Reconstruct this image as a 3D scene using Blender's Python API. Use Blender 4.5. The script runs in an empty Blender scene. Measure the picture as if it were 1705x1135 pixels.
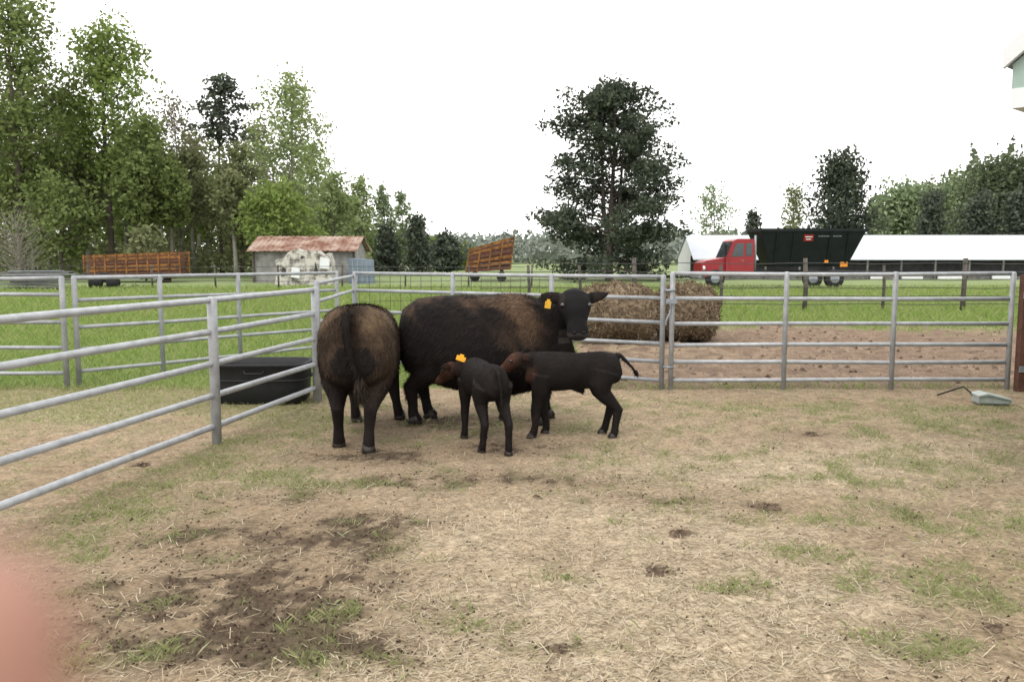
import bpy, math, random
import numpy as np
from mathutils import Vector, Matrix
R = math.radians
random.seed(4)
rng = np.random.default_rng(7)
scene = bpy.context.scene
col = scene.collection
scene.view_settings.view_transform = 'Standard'; scene.view_settings.look = 'None'; scene.view_settings.exposure = 0

# ------------------------------------------------------------------ camera
F = 1400.0; CX = 852.5; CY = 567.5; CAMZ = 1.75; HOR = 425.0
PITCH = math.atan((CY - HOR) / F)
cam_d = bpy.data.cameras.new("camera"); cam = bpy.data.objects.new("camera", cam_d); col.objects.link(cam)
cam.location = (0, 0, CAMZ); cam.rotation_euler = (R(90) - PITCH, 0, 0)
cam_d.sensor_width = 36; cam_d.lens = F / 1705 * 36
cam_d.clip_start = 0.01; cam_d.clip_end = 3000
cam_d.dof.use_dof = True; cam_d.dof.focus_distance = 9.0; cam_d.dof.aperture_fstop = 5.0
scene.camera = cam
cp, sp = math.cos(PITCH), math.sin(PITCH)
def ray(px, py):
    a = (px - CX) / F; b = (CY - py) / F
    return Vector((a, cp + b * sp, -sp + b * cp))
def G(px, py):
    d = ray(px, py); t = -CAMZ / d.z
    return Vector((d.x * t, d.y * t, 0))
def at(px, py, Y):
    d = ray(px, py); t = Y / d.y
    return Vector((d.x * t, Y, CAMZ + d.z * t))

# ------------------------------------------------------------------ helpers
def tag(o, label=None, cat=None, group=None, kind=None):
    if label: o['label'] = label
    if cat: o['category'] = cat
    if group: o['group'] = group
    if kind: o['kind'] = kind
    return o
def thing(name, label, cat, loc=(0, 0, 0), rz=0, group=None):
    o = bpy.data.objects.new(name, None); col.objects.link(o)
    o.empty_display_size = 0.2
    o.location = loc; o.rotation_euler = (0, 0, rz)
    return tag(o, label, cat, group)
def link(name, me, mat, parent=None):
    o = bpy.data.objects.new(name, me); col.objects.link(o)
    if mat is not None:
        me.materials.clear(); me.materials.append(mat)
    if parent: o.parent = parent
    return o
class MB:
    def __init__(s): s.v = []; s.f = []
    def box(s, x0, x1, y0, y1, z0, z1):
        n = len(s.v)
        s.v += [(x0,y0,z0),(x1,y0,z0),(x1,y1,z0),(x0,y1,z0),(x0,y0,z1),(x1,y0,z1),(x1,y1,z1),(x0,y1,z1)]
        s.f += [tuple(n+i for i in q) for q in ((0,3,2,1),(4,5,6,7),(0,1,5,4),(1,2,6,5),(2,3,7,6),(3,0,4,7))]
        return s
    def hexa(s, pts):
        n = len(s.v); s.v += [tuple(p) for p in pts]
        s.f += [tuple(n+i for i in q) for q in ((0,3,2,1),(4,5,6,7),(0,1,5,4),(1,2,6,5),(2,3,7,6),(3,0,4,7))]
        return s
    def prism(s, poly, axis, a, b):
        def P(p, t):
            return {'y': (p[0], t, p[1]), 'x': (t, p[0], p[1]), 'z': (p[0], p[1], t)}[axis]
        n = len(s.v); k = len(poly)
        s.v += [P(p, a) for p in poly] + [P(p, b) for p in poly]
        s.f.append(tuple(range(n, n+k))); s.f.append(tuple(range(n+2*k-1, n+k-1, -1)))
        for i in range(k):
            j = (i+1) % k; s.f.append((n+i, n+k+i, n+k+j, n+j))
        return s
    def tube(s, pts, radii, hint=None, n=10, cap=True, e=1.0):
        pts = [Vector(p) for p in pts]
        if not isinstance(radii, (list, tuple)): radii = [radii]*len(pts)
        base = len(s.v); prev = None
        for i, p in enumerate(pts):
            T = (pts[min(i+1, len(pts)-1)] - pts[max(i-1, 0)]).normalized()
            h = Vector(hint) if hint is not None else (prev if prev is not None else (Vector((0,0,1)) if abs(T.z) < .9 else Vector((1,0,0))))
            side = h.cross(T)
            if side.length < 1e-5: side = Vector((0.3,1,0.2)).cross(T)
            side.normalize(); up = T.cross(side).normalized()
            if hint is None: prev = up
            r = radii[i]; rs, ru = (r if isinstance(r, (tuple, list)) else (r, r))
            for k in range(n):
                a = 2*math.pi*k/n; ca, sa = math.cos(a), math.sin(a)
                if e != 1.0: ca, sa = math.copysign(abs(ca)**e, ca), math.copysign(abs(sa)**e, sa)
                s.v.append(tuple(p + side*rs*ca + up*ru*sa))
        m = len(pts)
        for i in range(m-1):
            for k in range(n):
                k2 = (k+1) % n
                s.f.append((base+i*n+k, base+i*n+k2, base+(i+1)*n+k2, base+(i+1)*n+k))
        if cap:
            s.f.append(tuple(base+k for k in range(n-1, -1, -1)))
            s.f.append(tuple(base+(m-1)*n+k for k in range(n)))
        return s
    def ball(s, c, r, nu=12, nv=8):
        rx, ry, rz = r if isinstance(r, (tuple, list)) else (r, r, r)
        b = len(s.v)
        for j in range(1, nv):
            th = math.pi*j/nv
            for i in range(nu):
                a = 2*math.pi*i/nu
                s.v.append((c[0]+rx*math.sin(th)*math.cos(a), c[1]+ry*math.sin(th)*math.sin(a), c[2]+rz*math.cos(th)))
        s.v.append((c[0], c[1], c[2]+rz)); s.v.append((c[0], c[1], c[2]-rz)); t = len(s.v)-2
        for j in range(nv-2):
            for i in range(nu):
                i2 = (i+1) % nu
                s.f.append((b+j*nu+i, b+(j+1)*nu+i, b+(j+1)*nu+i2, b+j*nu+i2))
        for i in range(nu):
            i2 = (i+1) % nu
            s.f.append((t, b+i, b+i2)); s.f.append((t+1, b+(nv-2)*nu+i2, b+(nv-2)*nu+i))
        return s
    def mesh(s, name, smooth=False):
        me = bpy.data.meshes.new(name); me.from_pydata(s.v, [], s.f); me.update()
        if smooth: me.polygons.foreach_set('use_smooth', [True]*len(me.polygons))
        return me
    def build(s, name, mat, parent=None, smooth=False):
        return link(name, s.mesh(name, smooth), mat, parent)

def fast_mesh(name, V, k):
    """V: (n,k,3) polygons of k corners each"""
    n = V.shape[0]; me = bpy.data.meshes.new(name)
    me.vertices.add(n*k); me.vertices.foreach_set('co', V.astype(np.float32).ravel())
    me.loops.add(n*k); me.loops.foreach_set('vertex_index', np.arange(n*k, dtype=np.int32))
    me.polygons.add(n); me.polygons.foreach_set('loop_start', np.arange(0, n*k, k, dtype=np.int32))
    me.update(calc_edges=True); me.validate()
    return me

# numpy noise
TAB = np.random.default_rng(3).random((256, 256))
def vn(x, y):
    xi = np.floor(x).astype(int); yi = np.floor(y).astype(int)
    fx = x - xi; fy = y - yi
    fx = fx*fx*(3-2*fx); fy = fy*fy*(3-2*fy)
    a = TAB[xi & 255, yi & 255]; b = TAB[(xi+1) & 255, yi & 255]
    c = TAB[xi & 255, (yi+1) & 255]; d = TAB[(xi+1) & 255, (yi+1) & 255]
    return (a*(1-fx)+b*fx)*(1-fy) + (c*(1-fx)+d*fx)*fy
def fbm(x, y, sc, oc=4, off=0):
    t = 0; amp = 1; tot = 0
    for i in range(oc):
        t = t + amp*vn(x*sc+off+17.3*i, y*sc+off*1.7+9.1*i); tot += amp; amp *= .5; sc *= 2.03
    return t/tot
def sst(a, b, x):
    t = np.clip((x-a)/(b-a), 0, 1); return t*t*(3-2*t)

# ------------------------------------------------------------------ materials
def nt(name):
    m = bpy.data.materials.new(name); m.use_nodes = True
    t = m.node_tree; return m, t, t.nodes, t.links, t.nodes['Principled BSDF']
def M(name, c, var=.25, sc=8, rough=.7, bump=0.0, metal=0, c2=None, detail=5, spec=.3, lo=.32, hi=.68):
    m, t, N, L, p = nt(name)
    tc = N.new('ShaderNodeTexCoord'); no = N.new('ShaderNodeTexNoise')
    no.inputs['Scale'].default_value = sc; no.inputs['Detail'].default_value = detail; no.inputs['Roughness'].default_value = .65
    L.new(tc.outputs['Object'], no.inputs['Vector'])
    rp = N.new('ShaderNodeValToRGB')
    a = [max(0, x*(1-var)) for x in c]; b = [min(1, x*(1+var)) for x in c]
    if c2: a, b = list(c), list(c2)
    rp.color_ramp.elements[0].position = lo; rp.color_ramp.elements[0].color = (*a, 1)
    rp.color_ramp.elements[1].position = hi; rp.color_ramp.elements[1].color = (*b, 1)
    L.new(no.outputs['Fac'], rp.inputs['Fac']); L.new(rp.outputs['Color'], p.inputs['Base Color'])
    p.inputs['Roughness'].default_value = rough; p.inputs['Metallic'].default_value = metal
    p.inputs['Specular IOR Level'].default_value = spec
    if bump:
        bp = N.new('ShaderNodeBump'); bp.inputs['Strength'].default_value = bump; bp.inputs['Distance'].default_value = .02
        L.new(no.outputs['Fac'], bp.inputs['Height']); L.new(bp.outputs['Normal'], p.inputs['Normal'])
    return m
def leafmat(name, stops, trans=.35):
    m = bpy.data.materials.new(name); m.use_nodes = True
    t = m.node_tree; N = t.nodes; L = t.links; N.clear()
    out = N.new('ShaderNodeOutputMaterial'); geo = N.new('ShaderNodeNewGeometry'); rp = N.new('ShaderNodeValToRGB')
    els = rp.color_ramp.elements
    k = len(stops)
    while len(els) < k: els.new(.5)
    for i in range(k): els[i].position = i/(k-1)
    for i in range(k): els[i].color = (*stops[i], 1)
    L.new(geo.outputs['Random Per Island'], rp.inputs['Fac'])
    d = N.new('ShaderNodeBsdfDiffuse'); tr = N.new('ShaderNodeBsdfTranslucent'); mx = N.new('ShaderNodeMixShader')
    mx.inputs[0].default_value = trans
    L.new(rp.outputs['Color'], d.inputs['Color']); L.new(rp.outputs['Color'], tr.inputs['Color'])
    L.new(d.outputs[0], mx.inputs[1]); L.new(tr.outputs[0], mx.inputs[2]); L.new(mx.outputs[0], out.inputs['Surface'])
    return m
def attrmat(name, rough=.75, fine=30, amt=.35, bump=.4, dist=.012, spec=.25):
    m, t, N, L, p = nt(name)
    at_ = N.new('ShaderNodeAttribute'); at_.attribute_name = 'col'
    tc = N.new('ShaderNodeTexCoord'); no = N.new('ShaderNodeTexNoise'); no.inputs['Scale'].default_value = fine
    no.inputs['Detail'].default_value = 6; no.inputs['Roughness'].default_value = .7
    L.new(tc.outputs['Object'], no.inputs['Vector'])
    mr = N.new('ShaderNodeMapRange'); mr.inputs['From Min'].default_value = .3; mr.inputs['From Max'].default_value = .7
    mr.inputs['To Min'].default_value = 1-amt; mr.inputs['To Max'].default_value = 1+amt
    L.new(no.outputs['Fac'], mr.inputs['Value'])
    mu = N.new('ShaderNodeMix'); mu.data_type = 'RGBA'; mu.blend_type = 'MULTIPLY'; mu.inputs[0].default_value = 1
    L.new(at_.outputs['Color'], mu.inputs[6]); L.new(mr.outputs[0], mu.inputs[7])
    L.new(mu.outputs[2], p.inputs['Base Color'])
    if bump:
        bp = N.new('ShaderNodeBump'); bp.inputs['Strength'].default_value = bump; bp.inputs['Distance'].default_value = dist
        L.new(no.outputs['Fac'], bp.inputs['Height']); L.new(bp.outputs['Normal'], p.inputs['Normal'])
    p.inputs['Roughness'].default_value = rough; p.inputs['Specular IOR Level'].default_value = spec
    return m
m_ground = attrmat('ground_soil', .95, 30, .5, .8, .03, .05)
m_coat = attrmat('animal_coat', .8, 45, .3, .4, .010, .10)
m_hair = attrmat('animal_hair', .75, 25, .3, 0, .01, .10)
m_galv = M('galvanised_pipe', (.33,.34,.355), .2, 9, .5, .05, .2, spec=.45)
m_galv2 = M('dull_galvanised_pipe', (.28,.29,.305), .22, 7, .55, .05, .2, spec=.45)
m_black = M('black_rubber', (.012,.013,.014), .3, 6, .65)
m_hoof = M('hoof_horn', (.03,.024,.02), .3, 30, .5)
m_eye = M('dark_eye', (.006,.005,.004), .1, 5, .08, spec=.7)
m_nose = M('nostril_dark', (.006,.005,.005), .1, 5, .6, spec=.2)
m_tagy = M('yellow_tag', (.60,.33,.025), .06, 30, .45)
m_tago = M('orange_tag', (.85,.40,.03), .06, 30, .45)
m_hay = M('hay', (.12,.087,.056), .4, 9, .95, .8, c2=(.25,.19,.128))
m_dung = M('manure', (.05,.034,.024), .4, 16, .95, .9, c2=(.15,.105,.07))
m_bark = M('bark', (.13,.11,.09), .35, 2.2, .95, .6)
m_barkd = M('dark_bark', (.08,.065,.055), .35, 2.2, .95, .6)
m_barkp = M('pale_bark', (.22,.205,.18), .3, 2.2, .95, .4)
m_wood = M('weathered_wood', (.08,.07,.06), .35, 5, .9, .5)
m_greywood = M('grey_board', (.13,.127,.122), .4, 2.5, .9, .4)
m_shedwall = M('pale_shed_boards', (.13,.125,.118), .4, 1.6, .9, .4, c2=(.33,.325,.315))
m_rustroof = M('rusty_roof', (.14,.060,.036), .3, 1.1, .85, .2, c2=(.33,.25,.205), lo=.40, hi=.64)
m_orange = M('rusty_orange', (.06,.032,.016), .3, 2.2, .85, .2, c2=(.24,.105,.03), lo=.38, hi=.6)
m_rust = M('rust_brown', (.06,.028,.02), .3, 9, .85, .3, c2=(.13,.06,.04))
m_white = M('white_paint', (.62,.63,.64), .06, 3, .5)
m_whiteroof = M('white_metal_roof', (.45,.47,.51), .06, .6, .45)
m_peel = M('peeling_white', (.10,.09,.078), .3, 1.9, .8, .2, c2=(.46,.44,.40), detail=5, lo=.40, hi=.54)
m_dark = M('dark_void', (.012,.013,.014), .3, 3, .9)
m_dwall = M('shaded_boards', (.04,.04,.042), .4, 1.5, .9)  # darkened board colour, stands in for shade in openings and open sides
m_red = M('red_truck_paint', (.23,.009,.014), .12, 3, .35, spec=.5)
m_dgreen = M('black_hopper', (.007,.0105,.011), .3, 2, .55, spec=.2)
m_glass = M('dark_glass', (.03,.04,.045), .2, 3, .08, spec=.6)
m_tyre = M('tyre', (.015,.015,.016), .2, 10, .8)
m_steel = M('grey_steel', (.24,.26,.285), .2, 4, .45, metal=.3)
m_blue = M('blue_grey_metal', (.15,.19,.24), .2, 2, .5, metal=.2)
m_pgreen = M('pale_green_siding', (.27,.36,.32), .08, 5, .6)
m_pgrey = M('pale_grey_green_plastic', (.30,.33,.31), .15, 9, .6)
m_skin = M('skin', (.30,.155,.112), .10, 90, .5)
m_nail = M('nail', (.33,.185,.145), .05, 60, .3)
m_wire = M('dark_wire', (.05,.05,.05), .2, 5, .7)
m_amber = M('amber_lens', (.6,.22,.02), .05, 5, .3)

# ------------------------------------------------------------------ world and sun
w = bpy.data.worlds.new("World"); scene.world = w; w.use_nodes = True
N = w.node_tree.nodes; L = w.node_tree.links; bg = N['Background']
sky = N.new('ShaderNodeTexSky'); sky.sky_type = 'NISHITA'; sky.sun_disc = False
sky.sun_elevation = R(58); sky.sun_rotation = R(210)
hs = N.new('ShaderNodeHueSaturation'); hs.inputs['Saturation'].default_value = .15
L.new(sky.outputs[0], hs.inputs['Color'])
tcw = N.new('ShaderNodeTexCoord'); cn = N.new('ShaderNodeTexNoise'); cn.inputs['Scale'].default_value = 1.6; cn.inputs['Detail'].default_value = 4
L.new(tcw.outputs['Generated'], cn.inputs['Vector'])
cr = N.new('ShaderNodeValToRGB')
cr.color_ramp.elements[0].position = .3; cr.color_ramp.elements[0].color = (.95,.955,.96,1)
cr.color_ramp.elements[1].position = .65; cr.color_ramp.elements[1].color = (1,1,1,1)
L.new(cn.outputs['Fac'], cr.inputs['Fac'])
sc_ = N.new('ShaderNodeMix'); sc_.data_type = 'RGBA'; sc_.blend_type = 'MULTIPLY'; sc_.inputs[0].default_value = 1
sc_.inputs[7].default_value = (15.8, 15.6, 15.4, 1)
L.new(cr.outputs['Color'], sc_.inputs[6])
mixw = N.new('ShaderNodeMix'); mixw.data_type = 'RGBA'; mixw.inputs[0].default_value = .88
L.new(hs.outputs['Color'], mixw.inputs[6]); L.new(sc_.outputs[2], mixw.inputs[7])
L.new(mixw.outputs[2], bg.inputs['Color']); bg.inputs['Strength'].default_value = .15
sd = bpy.data.lights.new("sun", 'SUN'); sun = bpy.data.objects.new("sun", sd); col.objects.link(sun)
sd.energy = 1.5; sd.angle = R(28); sd.color = (1, .955, .89)
sun.rotation_euler = (R(32), 0, R(-30)); sun.location = (0, 0, 30)

# ------------------------------------------------------------------ ground
def XF(y): return -2.768 + .18*(y-7.72)
DARK = [(430,975,.48,.30,1.1),(560,905,.34,.20,1.0),(330,1065,.70,.24,.95),(460,1080,.45,.17,.95),(230,985,.40,.2,.7),(600,760,.55,.3,.8),(480,1030,.45,.20,.9),(620,960,.3,.15,.5),(350,900,.35,.2,.5),
        (850,745,.6,.25,.65),(1130,887,.18,.1,.6),(420,830,.6,.25,.45),(300,900,.35,.3,.5),(1080,830,.4,.15,.45),(600,870,.5,.2,.6),(1660,1045,.10,.06,.9),(700,700,1.0,.5,.6),(1090,948,.17,.09,.6),(930,1080,.07,.04,.7),(1277,842,.18,.12,.6),(1350,725,.25,.2,.5),(700,800,.7,.25,.6),(900,800,.7,.2,.45),(1500,850,.3,.15,.4)]
PALE = [(1000,1000,1.1,.6,1),(800,1110,.8,.25,1),(1300,780,1.4,.6,.8),(1150,1100,.5,.2,.9),(600,800,.7,.4,.25),(950,860,1.0,.4,.7),(1350,1090,.5,.2,.8),(150,690,1.0,.5,.6),(780,900,.4,.3,.6),(1200,900,.7,.4,.8),(1300,1000,.5,.3,.8),(1500,740,.8,.4,.4)]
GREEN = [(100,915,.3,.2,1),(390,785,.5,.3,.9),(170,1085,.3,.12,1.1),(1640,880,.5,.25,1.1),(1410,855,.4,.2,.8),(1420,965,.16,.08,1.0),(1180,985,.2,.1,.7),
         (590,1025,.2,.12,.7),(450,715,.5,.6,.9),(1350,678,2.6,.35,.9),(1600,705,1.5,.45,.9),(860,965,.15,.08,.6),(740,1040,.2,.08,.6),(1000,1085,.15,.06,.3),
         (1640,1010,.3,.18,1.0),(260,840,.4,.3,.9),(1650,950,.3,.15,.9),(1230,760,.5,.15,.5),(720,935,.2,.1,.5),(560,1100,.2,.07,.5),(350,1000,.15,.1,.2),(1300,870,.3,.12,.5),(950,965,.15,.06,.4),(1480,800,.6,.2,.6),(1020,1050,.2,.06,.2),
         (1550,780,.7,.25,.8),(1350,920,.25,.12,.5),(1560,880,.35,.15,.8),(1120,770,.5,.15,.4),(250,900,.3,.18,.7),(500,800,.4,.2,.4),(1530,980,.3,.14,.6),(1600,1080,.3,.12,.7),(330,760,.4,.45,.8),(100,1000,.25,.15,.7),(1450,1060,.25,.1,.4),(200,820,.4,.3,.6)]
def spots(lst, x, y):
    t = np.zeros_like(x)
    for px, py, sx, sy, s in lst:
        g = G(px, py); t = t + s*np.exp(-((x-g.x)/sx)**2 - ((y-g.y)/sy)**2)
    return t
def gz(x, y):
    mud = sst(.2, 1.4, x)*sst(11.2, 12, y)*(1-sst(19.5, 21.5, y))
    z = (fbm(x, y, 1.3, 3, 5)-.5)*.035 + (fbm(x, y, 7, 3, 11)-.5)*.022
    z = z + mud*(fbm(x, y, 2.2, 4, 31)-.5)*.20
    z = z + np.clip(spots(DARK[:8], x, y), 0, 1)*(fbm(x, y, 9, 3, 77)-.5)*.06
    return z*(1-sst(24, 34, y))
def masks(x, y):
    n1 = fbm(x, y, 1.1, 4, 3); n2 = fbm(x, y, 4.5, 4, 41); n3 = fbm(x, y, 13, 3, 67)
    inside = sst(-.06, .06, x-XF(y))*(1-sst(10.8, 11.15, y+.12*(n2-.5)))
    lane = (1-inside)*(1-sst(10.9, 11.4, y))
    mud = sst(.0, 1.3, x+(n1-.5)*1.2)*sst(10.85, 11.1, y)*(1-sst(19.0, 22.5, y+(n1-.5)*6+(n2-.5)*2))
    lush = np.clip(1-inside-lane-mud, 0, 1)
    g = spots(GREEN, x, y)*(.20+1.5*sst(.40, .66, n2)) + .65*sst(.50, .69, n1*.5+n2*.5)
    edge = np.exp(-((x-XF(y)-.15)/.45)**2)*(y < 10)
    g = np.clip(g + .6*edge*n2*1.7, 0, 1)
    gl = np.clip(sst(8.2, 10.0, y+(n1-.5)*2.5+(-x-3)*.15) + .4*sst(.5, .7, n2), 0, 1)
    green = np.clip(inside*g*.85 + lane*gl + lush, 0, 1)
    dark = np.clip(spots(DARK, x, y)*(.12+1.85*sst(.37,.62,n2*.5+n3*.5)) + .5*sst(.55, .75, n2*.6+n3*.4), 0, 1)*(inside+lane*.5)
    pale = np.clip(spots(PALE, x, y)*.85+.18+.6*(n2-.5)+.5*(n1-.5), 0, 1)*(1-dark)
    return inside, lane, mud, lush, green, dark, pale, n1, n2, n3
def gcol(x, y):
    inside, lane, mud, lush, green, dark, pale, n1, n2, n3 = masks(x, y)
    c = lambda *a: np.array(a)[None, :]
    u = lambda a: a[:, None]
    base = c(.245,.183,.120)*(1-u(pale)) + c(.43,.352,.252)*u(pale)
    base = base*(.6+.8*u(n3))
    base = base*(1-u(dark)*.85) + c(.052,.038,.028)*u(dark)*.85
    gr = c(.18,.185,.085)*(.65+.7*u(n3))
    gin = u(green*(inside+lane*.9))*.58
    base = base*(1-gin) + gr*gin
    mudc = c(.19,.138,.10)*(.5+1.0*u(n2)) ; mudc = mudc*(1-.5*u(sst(.55,.7,n3*.5+n2*.5)))
    hayl = np.exp(-((x-2.3)/2.2)**2-((y-16)/1.8)**2)*sst(.4,.6,n2)
    mudc = mudc*(1-.6*u(hayl))+c(.30,.235,.155)*.6*u(hayl)
    base = base*(1-u(mud)) + mudc*u(mud)
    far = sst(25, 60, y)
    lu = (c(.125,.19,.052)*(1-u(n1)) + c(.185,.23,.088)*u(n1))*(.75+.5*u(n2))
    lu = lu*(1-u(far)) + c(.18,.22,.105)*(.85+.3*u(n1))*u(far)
    return base*(1-u(lush)) + lu*u(lush)
xs = np.concatenate([np.array([-1500,-700,-350,-200,-120,-80]), np.arange(-60,-12,1.5), np.arange(-12,-6,.25), np.arange(-6,7.6,.035), np.arange(7.6,14,.2), np.arange(14,60,1.5), np.array([80,120,200,350,700,1500])])
ys = np.concatenate([np.array([-300,-60,-15,-4,0]), np.arange(1,2.8,.2), np.arange(2.8,12.2,.035), np.arange(12.2,22,.12), np.arange(22,40,.5), np.arange(40,110,3), np.array([120,160,230,400,800,1600])])
XX, YY = np.meshgrid(xs, ys); fx = XX.ravel(); fy = YY.ravel()
ZZ = gz(fx, fy)
nx, ny = len(xs), len(ys)
me = bpy.data.meshes.new('ground')
me.vertices.add(nx*ny); me.vertices.foreach_set('co', np.stack([fx, fy, ZZ], 1).astype(np.float32).ravel())
ii = (np.arange(ny-1)[:, None]*nx + np.arange(nx-1)[None, :]).ravel()
Q = np.stack([ii, ii+1, ii+nx+1, ii+nx], 1).astype(np.int32)
me.loops.add(Q.size); me.loops.foreach_set('vertex_index', Q.ravel())
me.polygons.add(len(Q)); me.polygons.foreach_set('loop_start', np.arange(0, Q.size, 4, dtype=np.int32))
me.update(calc_edges=True)
me.polygons.foreach_set('use_smooth', np.ones(len(Q), dtype=bool))
ca = me.color_attributes.new('col', 'FLOAT_COLOR', 'POINT')
cc = np.ones((nx*ny, 4), np.float32); cc[:, :3] = gcol(fx, fy); ca.data.foreach_set('color', cc.ravel())
tag(link('ground', me, m_ground), kind='structure')

def sample(n, y0, y1, margin=1.5):
    u = rng.random(n); y = y0*(y1/y0)**u
    hw = .64*y + margin; x = (rng.random(n)*2-1)*hw
    return x, y
# straw
x, y = sample(330000, 2.9, 12)
ins, lane, mud, lush, green, dark, pale, n1, n2, n3 = masks(x, y)
keep = rng.random(len(x)) < (ins+lane*.5)*(.10+.80*pale)*(1-.6*green)*(1-.7*dark)*(y/7.5)**.6*.9
x, y = x[keep], y[keep]; n = len(x); th = rng.random(n)*math.pi*2
Ls = .008+.045*rng.random(n)**2.2; ws = .0011+.0011*rng.random(n)
dx, dy = np.cos(th), np.sin(th); tl = rng.normal(0, .12, n); z0 = gz(x, y)+.004+np.abs(tl)*Ls
def strip(x, y, z, dx, dy, tl, Ls, ws):
    a = np.stack([x-dx*Ls, y-dy*Ls, z-tl*Ls], 1); b = np.stack([x+dx*Ls, y+dy*Ls, z+tl*Ls], 1)
    s = np.stack([-dy*ws, dx*ws, 0*ws], 1)
    return np.stack([a-s, b-s, b+s, a+s], 1)
m_straw = leafmat('straw', [(.15,.112,.07),(.32,.252,.163),(.43,.357,.25),(.53,.46,.35)], .15)
tag(link('straw_litter', fast_mesh('straw_litter', strip(x,y,z0,dx,dy,tl,Ls,ws), 4), m_straw), 'loose pale straw littered over the trampled pen floor', 'straw', kind='stuff')
# dark crumbs of soil
x, y = sample(110000, 2.9, 12)
ins, lane, mud, lush, green, dark, pale, n1, n2, n3 = masks(x, y)
keep = rng.random(len(x)) < (ins+lane*.4)*(.03+.95*dark); x, y = x[keep], y[keep]; n = len(x)
r = .003+.014*rng.random(n)**2.5; ang = rng.random(n)*6.28
def pyr(x, y, z, r, ang, hh=1.0):
    P = [np.stack([x+r*np.cos(ang+k*2.094), y+r*np.sin(ang+k*2.094), z-.003], 1) for k in range(3)]
    top = np.stack([x+r*.2, y, z+r*hh], 1)
    return np.concatenate([np.stack([P[0],P[1],top],1), np.stack([P[1],P[2],top],1), np.stack([P[2],P[0],top],1)], 0)
m_crumb = leafmat('soil_crumb', [(.03,.022,.016),(.11,.08,.058)], 0)
tag(link('soil_crumbs', fast_mesh('soil_crumbs', pyr(x,y,gz(x,y),r,ang,.7), 3), m_crumb), 'dark crumbled soil and dung kicked up across the pen floor', 'soil', kind='stuff')
# blades
def blades(x, y, h, wd, lean=.5):
    n = len(x); th = rng.random(n)*6.283; ph = rng.random(n)*6.283
    z = gz(x, y)-.004; lx, ly = np.cos(th)*h*lean*rng.random(n), np.sin(th)*h*lean*rng.random(n)
    sx, sy = np.cos(ph)*wd, np.sin(ph)*wd
    b0 = np.stack([x-sx, y-sy, z], 1); b1 = np.stack([x+sx, y+sy, z], 1)
    m0 = np.stack([x+lx*.4+sx*.7, y+ly*.4+sy*.7, z+h*.6], 1); t = np.stack([x+lx, y+ly, z+h], 1)
    return np.stack([b0, b1, m0, t], 1)
x, y = sample(480000, 2.9, 12)
ins, lane, mud, lush, green, dark, pale, n1, n2, n3 = masks(x, y)
keep = rng.random(len(x)) < (ins+lane)*(green**1.3)*.75*(y/8)**.4*(.3+1.4*sst(.4,.62,n3)); x, y = x[keep], y[keep]; n = len(x)
m_grass = leafmat('pen_grass', [(.36,.31,.19),(.22,.26,.095),(.27,.31,.125),(.40,.38,.24)], .4)
tag(link('pen_grass', fast_mesh('pen_grass', blades(x, y, .010+.045*rng.random(n)**1.9, .0014+.0015*rng.random(n), 1.7), 4), m_grass), 'thin short grass growing in patches on the pen floor', 'grass', kind='stuff')
x, y = sample(260000, 10.8, 46, 3)
ins, lane, mud, lush, green, dark, pale, n1, n2, n3 = masks(x, y)
keep = rng.random(len(x)) < np.clip(lush,0,1)*(.3+.9*n2)+lane*.6; x, y = x[keep], y[keep]; n = len(x)
m_field = leafmat('field_grass', [(.165,.24,.065),(.215,.30,.08),(.27,.325,.11),(.33,.345,.17)], .42)
tag(link('field_grass', fast_mesh('field_grass', blades(x, y, (.05+.13*rng.random(n)**1.5)*np.clip(y/16,.7,1.5), .004*np.clip(y/12,1,3.5), 1.2), 4), m_field), 'lush green grass of the field beyond the pen panels', 'grass', kind='stuff')
x, y = sample(9000, 11.2, 21, 1)
ins, lane, mud, lush, green, dark, pale, n1, n2, n3 = masks(x, y)
keep = rng.random(len(x)) < mud*sst(.5,.7,n2)*.8; x, y = x[keep], y[keep]; n = len(x)
m_clod = leafmat('mud_clod', [(.055,.04,.03),(.15,.11,.08)], 0)
tag(link('mud_clods', fast_mesh('mud_clods', pyr(x, y, gz(x,y), .015+.05*rng.random(n)**2.5, rng.random(n)*6.28, .7), 3), m_clod), 'brown clods lying in the churned lot behind the gate', 'mud', kind='stuff')

# manure pats
def pat(px, py, r, label, seed):
    g = G(px, py); rr = random.Random(seed); m = MB(); r *= .85
    rings = 8; n = 30; ph = [rr.random()*6.28 for _ in range(6)]
    m.v.append((0, 0, r*.13))
    for j in range(1, rings+1):
        f = j/rings
        for k in range(n):
            a = 2*math.pi*k/n
            q = r*f*(1+.25*math.sin(2*a+ph[0])+.17*math.sin(3*a+ph[1])+.12*math.sin(5*a+ph[2])+rr.uniform(-.18,.18))
            z = r*.15*(1-f**2.2)*(1+.5*math.sin(4*a+ph[3]+5*f)+.3*math.sin(7*a+ph[4]-9*f)+rr.uniform(-.7,.7)) - .012*(f == 1)
            m.v.append((q*math.cos(a), q*math.sin(a)*.9, z))
    for k in range(n):
        m.f.append((0, 1+k, 1+(k+1) % n))
    for j in range(rings-1):
        for k in range(n):
            k2 = (k+1) % n; b = 1+j*n
            m.f.append((b+k, b+n+k, b+n+k2, b+k2))
    o = m.build('manure_pat', m_dung, None, False); o.location = (g.x, g.y, float(gz(np.array([g.x]), np.array([g.y]))[0])+.001)
    o.rotation_euler.z = rr.random()*6
    tag(o, label, 'manure', 'manure pats on the pen floor')
pat(1277, 842, .10, 'dark crumbly manure heap right of centre on the open pen floor', 1)
pat(1350, 725, .11, 'flat manure pat lying nearest the middle of the closed gate', 2)
pat(932, 1082, .05, 'small manure lump nearest the camera at bottom centre', 3)
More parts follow.
